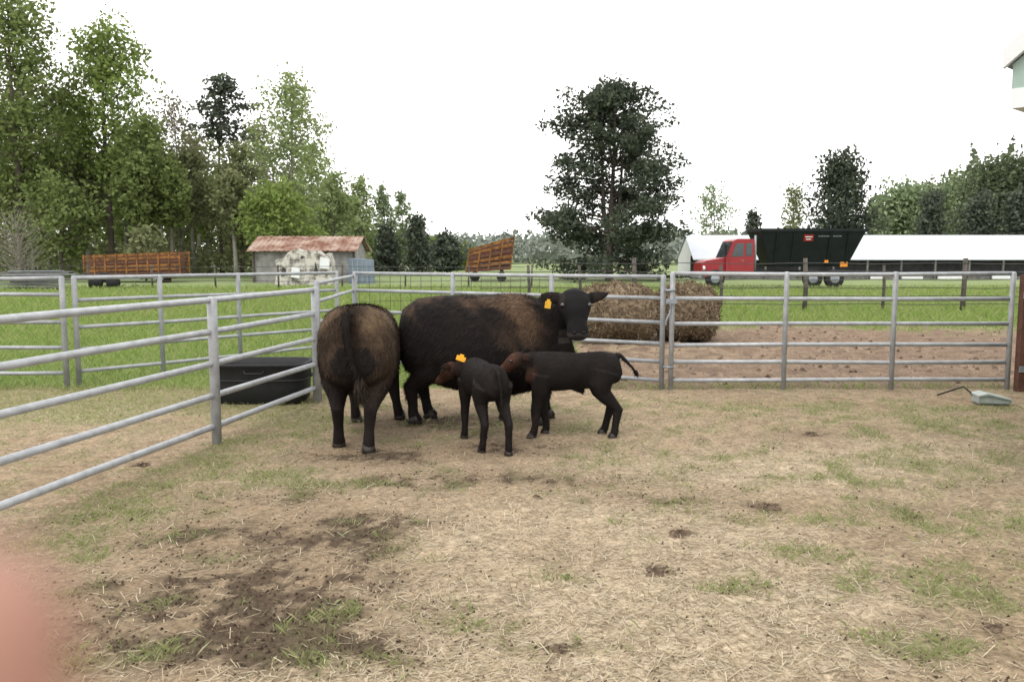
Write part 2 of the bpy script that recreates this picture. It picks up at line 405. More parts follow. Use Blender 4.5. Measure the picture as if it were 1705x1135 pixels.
pat(1090, 950, .08, 'broken manure pat on pale straw below the standing calf', 4)
pat(236, 775, .10, 'manure pat lying under the bottom rail of the left pipe fence', 5)
pat(1655, 1048, .06, 'manure lump in green grass at the lower right edge', 6)
pat(1130, 890, .10, 'low dry brown manure patch between two darker heaps', 7)
pat(895, 828, .06, 'small manure crumb below the calf with the orange tag', 8)

# ------------------------------------------------------------------ pipe panels
def panel(name, label, P0, P1, heights, ups, rr, pr, cat='fence', group=None, mat=m_galv, top_post=.03, rails_sag=0):
    P0, P1 = Vector(P0), Vector(P1); d = P1-P0; Ln = d.length
    t = thing(name, label, cat, (P0.x, P0.y, 0), math.atan2(d.y, d.x), group)
    rnd = random.Random(int(Ln*1000))
    for h in heights:
        a, b, c = [rnd.uniform(-1, 1)*.008 for _ in range(3)]
        MB().tube([(0,0,h+a),(Ln*.33,b,h-rails_sag+c),(Ln*.66,c,h-rails_sag-a),(Ln,0,h+b)], rr, (0,0,1), 12).build('rail', mat, t, True)
    for u in ups:
        top = max(heights)+top_post
        MB().tube([(u*Ln, -.012, -.03),(u*Ln, -.012, top-.02),(u*Ln,-.012,top)], [pr, pr, pr*.7], (1,0,0), 12).build('post', mat, t, True)
    return t, Ln
def onF(Y): return Vector((XF(Y), Y, 0))
Ymid = 7.72
N0, N1 = onF(4.0), onF(10.0)
panel('pipe_fence', 'long grey pipe panel nearest the camera on the left, five rails', N0, N1, [.17,.46,.755,1.05,1.345], [0,(Ymid-4.0)/6.0, 1], .029, .045)
L0 = at(-160, 500, 11.0); L1 = at(105, 500, 11.05)
panel('pipe_fence', 'short grey pipe panel at the left edge of the far grassy side', L0, L1, [.20,.54,.87,1.24,1.45], [0, 1], .026, .036, mat=m_galv2)
L2 = at(124, 500, 11.15); L3 = at(560, 500, 14.6)
panel('pipe_fence', 'grey pipe panel receding behind the black trough at the green field', L2, L3, [.20,.50,.80,1.15,1.45], [0, .27, .56, 1], .026, .034, mat=m_galv2)
B0 = at(592, 500, 13.2); B1 = at(1104, 500, 10.95)
panel('pipe_fence', 'grey pipe panel behind the large cattle running to the gate post', B0, B1, [.12,.36,.60,.88,1.20,1.47], [0,.36,.68,1], .026, .034, mat=m_galv2)
C0 = onF(10.06); C1 = at(586, 500, 13.1)
panel('pipe_fence', 'short grey pipe panel closing the pen corner behind the brown cow', C0, C1, [.15,.40,.66,.94,1.20,1.42], [0, 1], .024, .032, mat=m_galv2)
g0 = at(1119, 500, 10.9); g1 = at(1684, 500, 10.9)
gt, gl = panel('pipe_gate', 'closed grey six rail pipe gate in front of the brown lot', g0, g1, [.13,.36,.59,.865,1.19,1.51], [0,.335,.655,1], .027, .033, cat='gate', mat=m_galv)
for hz in (.3, 1.3):
    MB().tube([(-.10,-.01,hz),(-.04,-.045,hz),(.03,-.045,hz)], .016, (0,0,1), 8).build('hinge', m_steel, gt, True)
ch = MB()
for k in range(15):
    a = k/14; ch.ball((-.055+.03*math.sin(a*5), -.06-.01*math.cos(a*9), 1.16-.30*a), (.014,.012,.018), 8, 6)
ch.build('chain', m_steel, gt, True)
lp = MB(); lp.box(-.09,.05,-.075,-.055,1.13,1.19); lp.build('latch', m_steel, gt)

wf = thing('wire_fence', 'dark wire fence on wooden posts crossing the field behind the lot', 'fence', (0, 26, 0))
for px in (880, 965, 1055, 1200, 1340, 1470, 1603, 1740, 1880):
    xx = (px-CX)/F*26
    r0 = .075 if px in (1055, 1603, 1340) else .05
    MB().tube([(xx,0,-.1),(xx+.02,0,.8),(xx+random.uniform(-.03,.03),0,1.66 if r0 > .06 else 1.45)], [r0*1.05,r0,r0*.9], (1,0,0), 8).build('wooden_post', m_wood, wf, True)
for h in (.25,.5,.75,1.0,1.25,1.5):
    pts = [((800-CX)/F*26+k*1.2, -.06, h+.02*math.sin(k*1.9+h*7)) for k in range(20)]
    MB().tube(pts, .012, (0,0,1), 5).build('wire', m_wire, wf, True)
wf2 = thing('wire_fence', 'low wire fence strung along the foot of the left wood', 'fence', (0, 44, 0))
for px in range(-60, 900, 105):
    xx = (px-CX)/F*44
    MB().tube([(xx,0,-.1),(xx+random.uniform(-.05,.05),0,1.25)], .05, (1,0,0), 6).build('wooden_post', m_wood, wf2, True)
for h in (.4, .8, 1.15):
    MB().tube([((-80-CX)/F*44+k*3, -.06, h+.03*math.sin(k*1.3+h*5)) for k in range(11)], .014, (0,0,1), 5).build('wire', m_wire, wf2, True)
wp = thing('wire_mesh_fence', 'dark square wire mesh fence beyond the corner behind the cows', 'fence', at(598, 500, 15.5).xy.to_3d(), R(12))
for h in (.15,.4,.65,.9,1.15,1.36):
    MB().tube([(0,0,h),(1.7,.02,h+.01),(3.6,0,h)], .0045, (0,0,1), 5).build('wire', m_wire, wp)
for i in range(20):
    MB().tube([(i*.19,-.018,.1),(i*.19,-.018,1.38)], .0045, (1,0,0), 5).build('upright_wire', m_wire, wp)

# ------------------------------------------------------------------ black trough
tr = thing('stock_trough', 'black plastic stock trough standing behind the left pipe panel', 'trough', (-3.01, 10.08, 0), R(1))
tr.scale = (.96, .92, 1)
def superring(a, b, e, n=40):
    o = []
    for k in range(n):
        t = 2*math.pi*k/n; c, s_ = math.cos(t), math.sin(t)
        o.append((a*math.copysign(abs(c)**e, c), b*math.copysign(abs(s_)**e, s_)))
    return o
prof = [(.50,.32,0.0),(.54,.36,.025),(.56,.375,.27),(.575,.39,.44),(.60,.41,.455),(.605,.415,.475),(.59,.40,.487),(.56,.375,.48),(.535,.35,.36),(.505,.32,.06),(.01,.01,.05)]
m = MB(); n = 40
for a, b, z in prof:
    m.v += [(p[0], p[1], z) for p in superring(a, b, .38)]
for j in range(len(prof)-1):
    for k in range(n):
        k2 = (k+1) % n; m.f.append((j*n+k, j*n+k2, (j+1)*n+k2, (j+1)*n+k))
m.f.append(tuple(range(n-1, -1, -1)))
m.build('tub', m_black, tr, True)
rb = MB(); ring = superring(.582, .398, .38); rb.tube([(p[0], p[1], .29) for p in ring]+[(ring[0][0], ring[0][1], .29)], .012, (0,0,1), 6); rb.build('rib', m_black, tr, True)
MB().tube([(-.12,-.42,.41),(-.10,-.455,.38),(.10,-.455,.38),(.12,-.42,.41)], .012, (0,0,1), 6).build('handle', m_black, tr, True)

# ------------------------------------------------------------------ hay bales
m_strawd = leafmat('hay_strands', [(.07,.05,.032),(.14,.102,.065),(.215,.165,.108),(.29,.235,.165)], .1)
def bale(px0, px1, Y, ztop, label, seed):
    x0, x1 = (px0-CX)/F*Y, (px1-CX)/F*Y; Ln = x1-x0; r = ztop/2+.02
    t = thing('round_bale', label, 'hay bale', ((x0+x1)/2, Y+r, 0), random.Random(seed).uniform(-.12,.12), 'round hay bales behind the pen')
    m = MB(); n = 40; xs_ = np.linspace(-Ln/2, Ln/2, 24); rs = np.random.default_rng(seed)
    def shape(xx, a):
        ee = (1-min(1, abs(xx)/(Ln/2))**6*.52)
        q = r*ee*(1+.045*math.sin(3*a+seed)+.035*math.sin(xx*8+a)+.03*math.sin(xx*17+2*a+seed))
        sag = 1.06 if math.sin(a) < 0 else .96
        return q*math.cos(a)*sag, r-.03+q*math.sin(a)*.96
    for i, xx in enumerate(xs_):
        for k in range(n):
            a = 2*math.pi*k/n; yy, z_ = shape(xx, a)
            m.v.append((xx+rs.normal()*.012, yy+rs.normal()*.012, max(-.01, z_+rs.normal()*.012)))
    for i in range(23):
        for k in range(n):
            k2 = (k+1) % n; m.f.append((i*n+k, i*n+k2, (i+1)*n+k2, (i+1)*n+k))
    b = len(m.v); m.v += [(-Ln/2-.03,0,r), (Ln/2+.03,0,r)]
    for k in range(n):
        k2 = (k+1) % n; m.f.append((b, k2, k)); m.f.append((b+1, 23*n+k, 23*n+k2))
    m.build('bale_body', m_hay, t, True)
    k = 7000; a = rs.random(k)*2*math.pi; xx = (rs.random(k)-.5)*Ln
    p = np.array([(xx[i], *shape(xx[i], a[i])) for i in range(k)]); p[:, 1:] += rs.normal(0, .02, (k, 2))
    endm = rs.random(k) < .18
    p[endm, 0] = np.sign(xx[endm])*Ln*.50; f = np.sqrt(rs.random(k))*.6; p[endm, 1] = (r*f*np.cos(a))[endm]; p[endm, 2] = (r+r*f*np.sin(a))[endm]
    d = rs.normal(0, 1, (k, 3)); d /= np.linalg.norm(d, axis=1)[:, None]; l = .06+.16*rs.random(k)
    s_ = np.cross(d, rs.normal(0, 1, (k, 3))); s_ /= np.linalg.norm(s_, axis=1)[:, None]; s_ *= .006
    A_, B_ = p-d*l[:, None]*.5, p+d*l[:, None]*.5
    V = np.stack([A_-s_, B_-s_, B_+s_, A_+s_], 1); V[:, :, 2] = np.maximum(V[:, :, 2], .003)
    link('loose_hay', fast_mesh('loose_hay', V, 4), m_strawd, t)
bale(968, 1100, 16.4, 1.17, 'brown round hay bale left of the gate post, directly behind the cow head', 5)
bale(1100, 1203, 16.9, 1.13, 'brown round hay bale right of the gate post behind the gate', 9)

# ------------------------------------------------------------------ animals
def remesh(mb, voxel, it):
    me0 = mb.mesh('tmp'); o = bpy.data.objects.new('tmp', me0); col.objects.link(o)
    r_ = o.modifiers.new('r', 'REMESH'); r_.mode = 'VOXEL'; r_.voxel_size = voxel
    s_ = o.modifiers.new('s', 'SMOOTH'); s_.factor = .5; s_.iterations = it
    dg = bpy.context.evaluated_depsgraph_get(); dg.update()
    me = bpy.data.meshes.new_from_object(o.evaluated_get(dg))
    bpy.data.objects.remove(o); bpy.data.meshes.remove(me0)
    me.polygons.foreach_set('use_smooth', np.ones(len(me.polygons), dtype=bool))
    return me
def vcoords(me):
    a = np.empty(len(me.vertices)*3, np.float32); me.vertices.foreach_get('co', a); return a.reshape(-1, 3)
def paint(me, fn):
    v = vcoords(me); c = np.ones((len(v), 4), np.float32); c[:, :3] = fn(v)
    ca = me.color_attributes.new('col', 'FLOAT_COLOR', 'POINT'); ca.data.foreach_set('color', c.ravel())
def fur(me, fn, n, lo, hi, wd, lenf, seed, lift=.35, var=.9, tuft=0):
    rs = np.random.default_rng(seed)
    np_ = len(me.polygons); cen = np.empty(np_*3, np.float32); me.polygons.foreach_get('center', cen); cen = cen.reshape(-1, 3)
    nor = np.empty(np_*3, np.float32); me.polygons.foreach_get('normal', nor); nor = nor.reshape(-1, 3)
    ar = np.empty(np_, np.float32); me.polygons.foreach_get('area', ar)
    wgt = ar*np.clip(lenf(cen), .05, 3); idx = rs.choice(np_, n, p=wgt/wgt.sum())
    c, nn = cen[idx], nor[idx]
    flow = np.stack([-.55+rs.normal(0,.35,n), rs.normal(0,.35,n), -.75+rs.normal(0,.3,n)], 1)
    flow -= nn*np.sum(flow*nn, 1)[:, None]; flow /= np.linalg.norm(flow, axis=1)[:, None]+1e-6
    tf = fbm(c[:,0]*1.0+c[:,1]*.7+9, c[:,2]+c[:,1]*.5+9, 14, 2, seed) if tuft else np.full(n, .5)
    d = flow + nn*(lift+tuft*(tf-.5)*2+rs.normal(0,.12,n))[:, None]; d /= np.linalg.norm(d, axis=1)[:, None]
    l = (lo+(hi-lo)*rs.random(n))*lenf(c)*(.5+tf)
    s_ = np.cross(d, nn); s_ /= np.linalg.norm(s_, axis=1)[:, None]+1e-6; s_ *= wd
    off = rs.normal(0, .006, (n, 3)); b = c+off-nn*.006
    V = np.stack([b-s_, b+s_, b+d*l[:, None]], 1); V[:, :, 2] = np.maximum(V[:, :, 2], .01)
    h = fast_mesh('coat_hair', V, 3)
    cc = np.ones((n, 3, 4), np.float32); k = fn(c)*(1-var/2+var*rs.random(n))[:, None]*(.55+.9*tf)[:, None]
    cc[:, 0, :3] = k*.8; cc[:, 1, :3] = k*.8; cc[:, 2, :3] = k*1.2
    ca = h.color_attributes.new('col', 'FLOAT_COLOR', 'POINT'); ca.data.foreach_set('color', cc.ravel())
    return h
def bend(path, dxo, dyo=0, zt=.8):
    return [(p[0]+dxo*max(0, 1-p[2]/zt), p[1]+dyo*max(0, 1-p[2]/zt), p[2]) for p in path]
def hoofs(t, feet, s):
    for (fx_, fy_) in feet:
        m = MB()
        m.tube([(fx_-.012*s, fy_, .0),(fx_-.008*s, fy_, .045*s),(fx_-.02*s, fy_, .085*s)],
                   [(.064*s,.085*s),(.06*s,.068*s),(.052*s,.052*s)], (1,0,0), 14)
        m.build('hoof', m_hoof, t, True)
FR = [(.52,.19,.86),(.55,.19,.66),(.565,.185,.50),(.575,.18,.36),(.565,.18,.20),(.57,.18,.10),(.595,.18,.045),(.605,.18,.01)]
FRr = [(.12,.19),(.11,.15),(.085,.105),(.068,.074),(.046,.05),(.052,.056),(.056,.07),(.06,.08)]
HI = [(-.58,.18,.95),(-.54,.195,.74),(-.58,.19,.58),(-.71,.165,.45),(-.785,.155,.37),(-.745,.15,.20),(-.73,.15,.10),(-.70,.15,.045),(-.69,.15,.01)]
HIr = [(.18,.30),(.165,.24),(.135,.17),(.08,.10),(.060,.078),(.046,.052),(.052,.057),(.058,.07),(.06,.08)]
TRUNKA = [(-.95,.98,.13,.18),(-.92,.975,.23,.27),(-.84,.955,.31,.35),(-.66,.92,.35,.385),(-.42,.875,.36,.42),(-.12,.835,.365,.44),(.15,.82,.36,.44),(.38,.82,.335,.42),(.56,.84,.29,.38),(.72,.87,.23,.31),(.84,.89,.17,.22)]
TRUNKB = [(-.97,.945,.13,.20),(-.93,.94,.23,.28),(-.84,.925,.31,.375),(-.65,.895,.365,.44),(-.42,.85,.39,.49),(-.12,.815,.41,.52),(.15,.815,.41,.535),(.36,.845,.375,.51),(.54,.87,.32,.445),(.70,.915,.25,.355),(.82,.95,.17,.24)]
def mir(p, s): return [(a, b*s, c) for a, b, c in p]
def ear(m, root, tip, h, thick=.02):
    r0, r1 = Vector(root), Vector(tip)
    m.tube([r0, r0.lerp(r1,.3), r0.lerp(r1,.65), r1], [(thick*1.2,h*.55),(thick,h),(thick,h*.85),(thick*.7,h*.25)], (0,0,1), 10)
def head(m, poll, muz, s, w=1.0, e=.9, fine=1.0):
    P, Q = Vector(poll), Vector(muz); d = Q-P
    pts = [P-d*.14, P+d*.0, P+d*.22, P+d*.45, P+d*.66, P+d*.84, P+d*.96, P+d*1.02]
    rad = [(.08*s*w,.07*s),(.125*s*w,.12*s),(.140*s*w,.14*s),(.108*s*w,.128*s*(1+fine)/2),(.080*s*w*fine,.098*s*fine),(.092*s*w*fine,.088*s*fine),(.086*s*w*fine,.074*s*fine),(.058*s*w*fine,.048*s*fine)]
    m.tube(pts, rad, (0,0,1), 18, True, e)

def adult(label, loc, rz, legoff, legy, neck, neckr, poll, muz, earL, earR, tail, tailr, colfn, lenf, nhair, hl, seed, trunk, tagpos=None, tagrot=0, hw=1.0, hs=1.0, te=.86, tuft=.2):
    t = thing('bison_cross_cow', label, 'cow', loc, rz)
    m = MB()
    m.tube([(a,0,b) for a,b,_,_ in trunk], [(c,d) for _,_,c,d in trunk], (0,0,1), 32, True, te)
    feet = []
    for i, (pth, rad, sd_) in enumerate(((FR,FRr,1),(FR,FRr,-1),(HI,HIr,1),(HI,HIr,-1))):
        q = bend(mir(pth, sd_), legoff[i], legy[i]); m.tube(q, rad, (1,0,0), 16); feet.append((q[-1][0], q[-1][1]))
    z0 = trunk[7][1]
    m.tube([(.40,0,z0+.2),(.50,0,.70),(.52,0,.46)], [(.22,.22),(.25,.26),(.14,.14)], (1,0,0), 16)
    m.tube([(-.60,0,.72),(-.50,0,.48)], [(.16,.14),(.10,.09)], (1,0,0), 14)
    m.tube(neck, neckr, (0,0,1), 20); head(m, poll, muz, hs, hw)
    ear(m, *earL, .068); ear(m, *earR, .068)
    m.tube(tail, tailr, (1,0,0), 10)
    me = remesh(m, .0138, 4); paint(me, colfn); link('body', me, m_coat, t)
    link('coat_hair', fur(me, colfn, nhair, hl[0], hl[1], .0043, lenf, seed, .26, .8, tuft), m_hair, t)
    hoofs(t, feet, 1.0)
    P, Q = Vector(poll), Vector(muz); d = (Q-P); side = Vector((0,0,1)).cross(d).normalized(); up = d.normalized().cross(side)
    if up.z < 0: up = -up
    for sg in (-1, 1):
        MB().ball(P+d*.31+side*.108*sg*hw*hs+up*.072, .028, 12, 8).build('eye', m_eye, t, True)
        MB().ball(Q-d*.03+side*.045*sg+up*.06, (.019,.018,.015), 8, 6).build('nostril', m_nose, t, True)
    rs = np.random.default_rng(seed+5); e = np.array(tail[-1]); n = 300
    b = e+rs.normal(0,.016,(n,3)); tp = b+np.stack([rs.normal(0,.03,n), rs.normal(0,.03,n)-.015, -.10-.16*rs.random(n)],1); s_ = rs.normal(0,.005,(n,3))
    h = fast_mesh('tail_switch', np.stack([b-s_, b+s_, tp], 1), 3); ca = h.color_attributes.new('col','FLOAT_COLOR','POINT')
    k = np.ones((n*3,4),np.float32); k[:, :3] = np.array([.03,.022,.017]); ca.data.foreach_set('color', k.ravel()); link('tail_switch', h, m_hair, t)
    if tagpos:
        tp = MB().box(-.030,.030,-.004,.004,-.07,.0); tp.box(-.017,.017,-.0035,.0035,0,.022)
        o = tp.build('ear_tag', m_tagy, t); o.location = tagpos; o.rotation_euler = (0, R(8), tagrot)
    return t
def pn(v, s, off): return fbm(v[:,0]+v[:,2]*.7+20, v[:,1]*.9+v[:,2]*.6+20, s, 4, off)
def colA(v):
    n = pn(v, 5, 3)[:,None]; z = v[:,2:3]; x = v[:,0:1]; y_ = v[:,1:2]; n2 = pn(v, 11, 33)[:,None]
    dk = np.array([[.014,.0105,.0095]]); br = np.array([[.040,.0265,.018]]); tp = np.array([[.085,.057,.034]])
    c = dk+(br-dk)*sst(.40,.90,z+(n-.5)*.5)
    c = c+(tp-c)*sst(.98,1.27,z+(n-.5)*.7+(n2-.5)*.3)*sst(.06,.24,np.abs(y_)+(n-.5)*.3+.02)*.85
    tail = (x < -.955)*(z < 1.26)*(z > .5)
    mid = np.exp(-((y_)/.06)**2)*sst(.45,.55,z)*(x < -.6)
    c = c*(1-.5*mid); c = np.where(tail, np.array([[.012,.0095,.0085]]), c)
    return c*(.55+.9*n)
def colB(v):
    n = pn(v, 4.5, 9)[:,None]; z = v[:,2:3]; x = v[:,0:1]; y_ = v[:,1:2]; n2 = pn(v, 11, 39)[:,None]
    dk = np.array([[.0115,.0092,.0087]]); br = np.array([[.072,.045,.028]])
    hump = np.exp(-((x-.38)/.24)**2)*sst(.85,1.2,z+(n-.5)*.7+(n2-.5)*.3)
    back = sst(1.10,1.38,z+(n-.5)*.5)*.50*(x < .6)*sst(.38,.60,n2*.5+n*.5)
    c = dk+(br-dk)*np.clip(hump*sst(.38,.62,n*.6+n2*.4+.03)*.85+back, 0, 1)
    hd = (x > .70)*(y_ < -.18)*(z > .85); c = np.where(hd, np.array([[.0078,.0070,.0072]]), c)
    ears = ((x > 1.05)|((x < .76)&(y_ < -.26)))*(z > 1.2)*(y_ < -.18)*(x > .5)
    c = np.where(ears, np.array([[.017,.0135,.0125]]), c)
    muzz = hd*sst(1.01,.98,z)
    c = c+(np.array([[.052,.046,.045]])-c)*muzz*.8
    mouth = hd*np.exp(-((z-.925)/.012)**2); c = c*(1-.7*mouth)
    return c*(.55+.9*n)
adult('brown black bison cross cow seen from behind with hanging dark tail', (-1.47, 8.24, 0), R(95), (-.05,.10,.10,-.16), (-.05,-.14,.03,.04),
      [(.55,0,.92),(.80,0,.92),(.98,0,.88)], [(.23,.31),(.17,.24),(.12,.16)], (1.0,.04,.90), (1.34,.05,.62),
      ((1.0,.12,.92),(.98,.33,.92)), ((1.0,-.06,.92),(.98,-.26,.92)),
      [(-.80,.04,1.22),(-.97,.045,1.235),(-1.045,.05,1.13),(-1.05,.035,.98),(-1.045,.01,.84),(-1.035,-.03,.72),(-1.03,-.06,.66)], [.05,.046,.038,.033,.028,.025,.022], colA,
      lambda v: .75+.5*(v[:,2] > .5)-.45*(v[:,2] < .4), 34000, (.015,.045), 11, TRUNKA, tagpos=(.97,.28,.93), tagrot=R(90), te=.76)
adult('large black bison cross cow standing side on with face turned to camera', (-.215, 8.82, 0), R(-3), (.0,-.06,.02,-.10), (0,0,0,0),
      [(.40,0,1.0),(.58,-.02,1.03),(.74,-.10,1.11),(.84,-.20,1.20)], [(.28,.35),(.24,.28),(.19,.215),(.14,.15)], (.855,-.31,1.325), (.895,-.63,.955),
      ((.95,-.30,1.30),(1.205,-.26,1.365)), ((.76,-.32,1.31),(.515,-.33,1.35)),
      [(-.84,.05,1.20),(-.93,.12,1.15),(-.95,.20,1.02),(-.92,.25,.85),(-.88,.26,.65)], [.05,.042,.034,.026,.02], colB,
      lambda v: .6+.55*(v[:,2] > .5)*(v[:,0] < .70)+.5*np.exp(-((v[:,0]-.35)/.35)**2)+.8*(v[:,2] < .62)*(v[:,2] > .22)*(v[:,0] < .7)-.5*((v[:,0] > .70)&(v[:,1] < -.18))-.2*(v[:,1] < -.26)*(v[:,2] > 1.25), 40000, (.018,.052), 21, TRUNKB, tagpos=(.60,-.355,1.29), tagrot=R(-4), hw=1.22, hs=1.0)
# calves
CTR = [(-.47,.69,.055,.075),(-.43,.68,.12,.14),(-.30,.66,.155,.178),(-.06,.645,.162,.175),(.16,.64,.166,.192),(.33,.66,.145,.175),(.44,.67,.098,.122)]
CF = [(.29,.10,.62),(.30,.095,.46),(.31,.09,.36),(.32,.09,.265),(.305,.09,.14),(.31,.09,.07),(.33,.09,.03),(.335,.09,.008)]
CFr = [(.078,.108),(.062,.080),(.047,.055),(.043,.046),(.031,.033),(.034,.037),(.035,.042),(.037,.047)]
CH = [(-.30,.10,.66),(-.26,.105,.53),(-.295,.10,.43),(-.385,.10,.335),(-.428,.10,.285),(-.40,.10,.15),(-.39,.10,.07),(-.37,.10,.03),(-.362,.10,.008)]
CHr = [(.09,.15),(.079,.118),(.059,.078),(.043,.053),(.039,.049),(.031,.035),(.034,.037),(.035,.042),(.037,.047)]
def calf(label, loc, rz, sc, legoff, neck, neckr, poll, muz, ears, tail, tailr, colfn, seed, tagpos=None, tagrot=0):
    t = thing('calf', label, 'calf', loc, rz)
    t.scale = (sc, sc, sc); m = MB()
    m.tube([(a,0,b) for a,b,_,_ in CTR], [(c,d) for _,_,c,d in CTR], (0,0,1), 24, True, .94)
    feet = []
    for (pth, rad, sd_, off) in ((CF,CFr,1,legoff[0]),(CF,CFr,-1,legoff[1]),(CH,CHr,1,legoff[2]),(CH,CHr,-1,legoff[3])):
        q = bend(mir(pth, sd_), off, 0, .6); m.tube(q, rad, (1,0,0), 14); feet.append((q[-1][0], q[-1][1]))
    m.tube([(.22,0,.74),(.30,0,.58),(.31,0,.49)], [(.105,.11),(.115,.11),(.055,.055)], (1,0,0), 14)
    m.tube([(.0,0,.50),(-.08,0,.46),(-.12,0,.44)], [(.035,.04),(.025,.03),(.015,.02)], (0,0,1), 8)
    m.tube(neck, neckr, (0,0,1), 16); head(m, poll, muz, .62, .96, 1.0, .82)
    for e in ears: ear(m, e[0], e[1], .044, .013)
    m.tube(tail, tailr, (1,0,0) if abs(tail[-1][2]-tail[0][2]) > .2 else (0,1,0), 8)
    me = remesh(m, .0085, 6); paint(me, colfn); link('body', me, m_coat, t)
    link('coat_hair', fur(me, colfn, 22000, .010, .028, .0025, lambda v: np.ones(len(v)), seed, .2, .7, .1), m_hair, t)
    hoofs(t, feet, .64)
    P, Q = Vector(poll), Vector(muz); d = (Q-P); side = Vector((0,0,1)).cross(d).normalized(); up = d.normalized().cross(side)
    if up.z < 0: up = -up
    for sg in (-1, 1): MB().ball(P+d*.30+side*.072*sg+up*.03, .015, 10, 8).build('eye', m_eye, t, True)
    rs = np.random.default_rng(seed+5); e = np.array(tail[-1]); dv = np.array(tail[-1])-np.array(tail[-2]); dv /= np.linalg.norm(dv); n = 120
    b = e+rs.normal(0,.007,(n,3)); tp = b+dv*(.03+.04*rs.random(n))[:,None]+rs.normal(0,.010,(n,3)); s_ = rs.normal(0,.003,(n,3))
    h = fast_mesh('tail_switch', np.stack([b-s_, b+s_, tp], 1), 3); ca = h.color_attributes.new('col','FLOAT_COLOR','POINT')
    k = np.ones((n*3,4),np.float32); k[:, :3] = np.array([.013,.011,.010]); ca.data.foreach_set('color', k.ravel()); link('tail_switch', h, m_hair, t)
    if tagpos:
        tp = MB().box(-.048,.048,-.004,.004,-.05,.0); tp.box(-.02,.02,-.0035,.0035,0,.02)
        o = tp.build('ear_tag', m_tago, t); o.location = tagpos; o.rotation_euler = (0, R(20), tagrot)
    return t
def colC(v):
    n = pn(v, 6, 13)[:,None]; x = v[:,0:1]; dk = np.array([[.0125,.0100,.0092]]); br = np.array([[.046,.022,.014]])
    return (dk+(br-dk)*sst(.36,.60,x+(n-.5)*.35))*(.55+.9*n)
def colD(v):
    n = pn(v, 6, 23)[:,None]; x = v[:,0:1]; dk = np.array([[.0115,.0093,.0087]]); br = np.array([[.060,.028,.018]])
    c = dk+(br-dk)*sst(.34,.60,x+(n-.5)*.35); return c*(.55+.9*n)
CSC = .945
CL = Vector((-.265, 7.66, 0)); ca_ = R(109)
tw = at(768, 600, 7.96)-CL; tl_c = (Matrix.Rotation(-ca_, 3, 'Z') @ tw)/CSC
calf('black calf seen from behind with orange tag in its brown ear', CL, ca_, CSC, (.05,-.04,.10,-.10),
     [(.30,0,.68),(.42,.07,.70),(.50,.12,.70)], [(.11,.14),(.08,.10),(.066,.08)], (.52,.16,.71), (.69,.29,.53),
     [((.48,.21,.73),(.37,.33,.73)),((.55,.11,.74),(tl_c.x+.03,tl_c.y,tl_c.z+.03))],
     [(-.42,0,.80),(-.49,0,.76),(-.51,-.01,.64),(-.51,-.02,.50),(-.50,-.02,.40)], [.026,.022,.017,.013,.011], colC, 31, tagpos=(tl_c.x-.02, tl_c.y, tl_c.z+.045), tagrot=-ca_)
calf('black calf standing side on with reddish brown head and tail flicked out', (.575, 8.02, 0), R(180), 1.0, (.06,-.08,-.02,.06),
     [(.30,0,.69),(.42,.01,.73),(.49,.02,.735)], [(.115,.15),(.08,.105),(.064,.078)], (.49,.03,.77), (.72,.0,.62),
     [((.48,.10,.79),(.375,.19,.79)),((.48,-.05,.80),(.40,-.16,.83))],
     [(-.42,0,.80),(-.47,0,.79),(-.51,.01,.75),(-.545,.01,.715),(-.585,.01,.675),(-.605,.01,.64)], [.026,.023,.018,.015,.013,.012], colD, 41)

# ------------------------------------------------------------------ trees
def leaves(c, size, rs, flat=0.0, elong=1.0):
    n = len(c)
    a = rs.normal(0,1,(n,3)); a[:,2] *= (1-flat); a /= np.linalg.norm(a,axis=1)[:,None]
    b = rs.normal(0,1,(n,3)); b[:,2] *= (1-flat); b -= a*np.sum(a*b,1)[:,None]; b /= np.linalg.norm(b,axis=1)[:,None]
    s = size*(.6+.8*rs.random(n)); a *= (s*elong)[:,None]*.5; b *= s[:,None]*.5
    return np.stack([c-a, c-b*.8, c+a, c+b], 1)
def inball(n, rs):
    g = rs.normal(0, 1, (n, 3)); g /= np.linalg.norm(g, axis=1)[:, None]
    return g*(rs.random(n)**.45)[:, None]
PROF = {'broad': lambda u: max(.12, math.sin(math.pi*min(1, .12+.86*u))**.7),
        'round': lambda u: max(.2, math.sin(math.pi*min(1, .22+.74*u))**.55),
        'tall': lambda u: max(.10, (math.sin(math.pi*min(1, .18+.80*u)))**.8),
        'pine': lambda u: float(np.interp(u, [0,.2,.4,.6,.72,.82,.91,1.0], [1.06,1.06,.94,.92,.88,.76,.60,.34])),
        'cedar': lambda u: max(.05, (1-u)**.8*(.9+.2*math.sin(u*21))),
        'widecedar': lambda u: float(np.interp(u, [0,.25,.5,.75,.9,1.0], [.84,.80,.66,.42,.2,.05]))*(.84+.30*math.sin(u*29)),
        'pinetop': lambda u: max(.2, math.sin(math.pi*min(1, .25+.7*u)))}
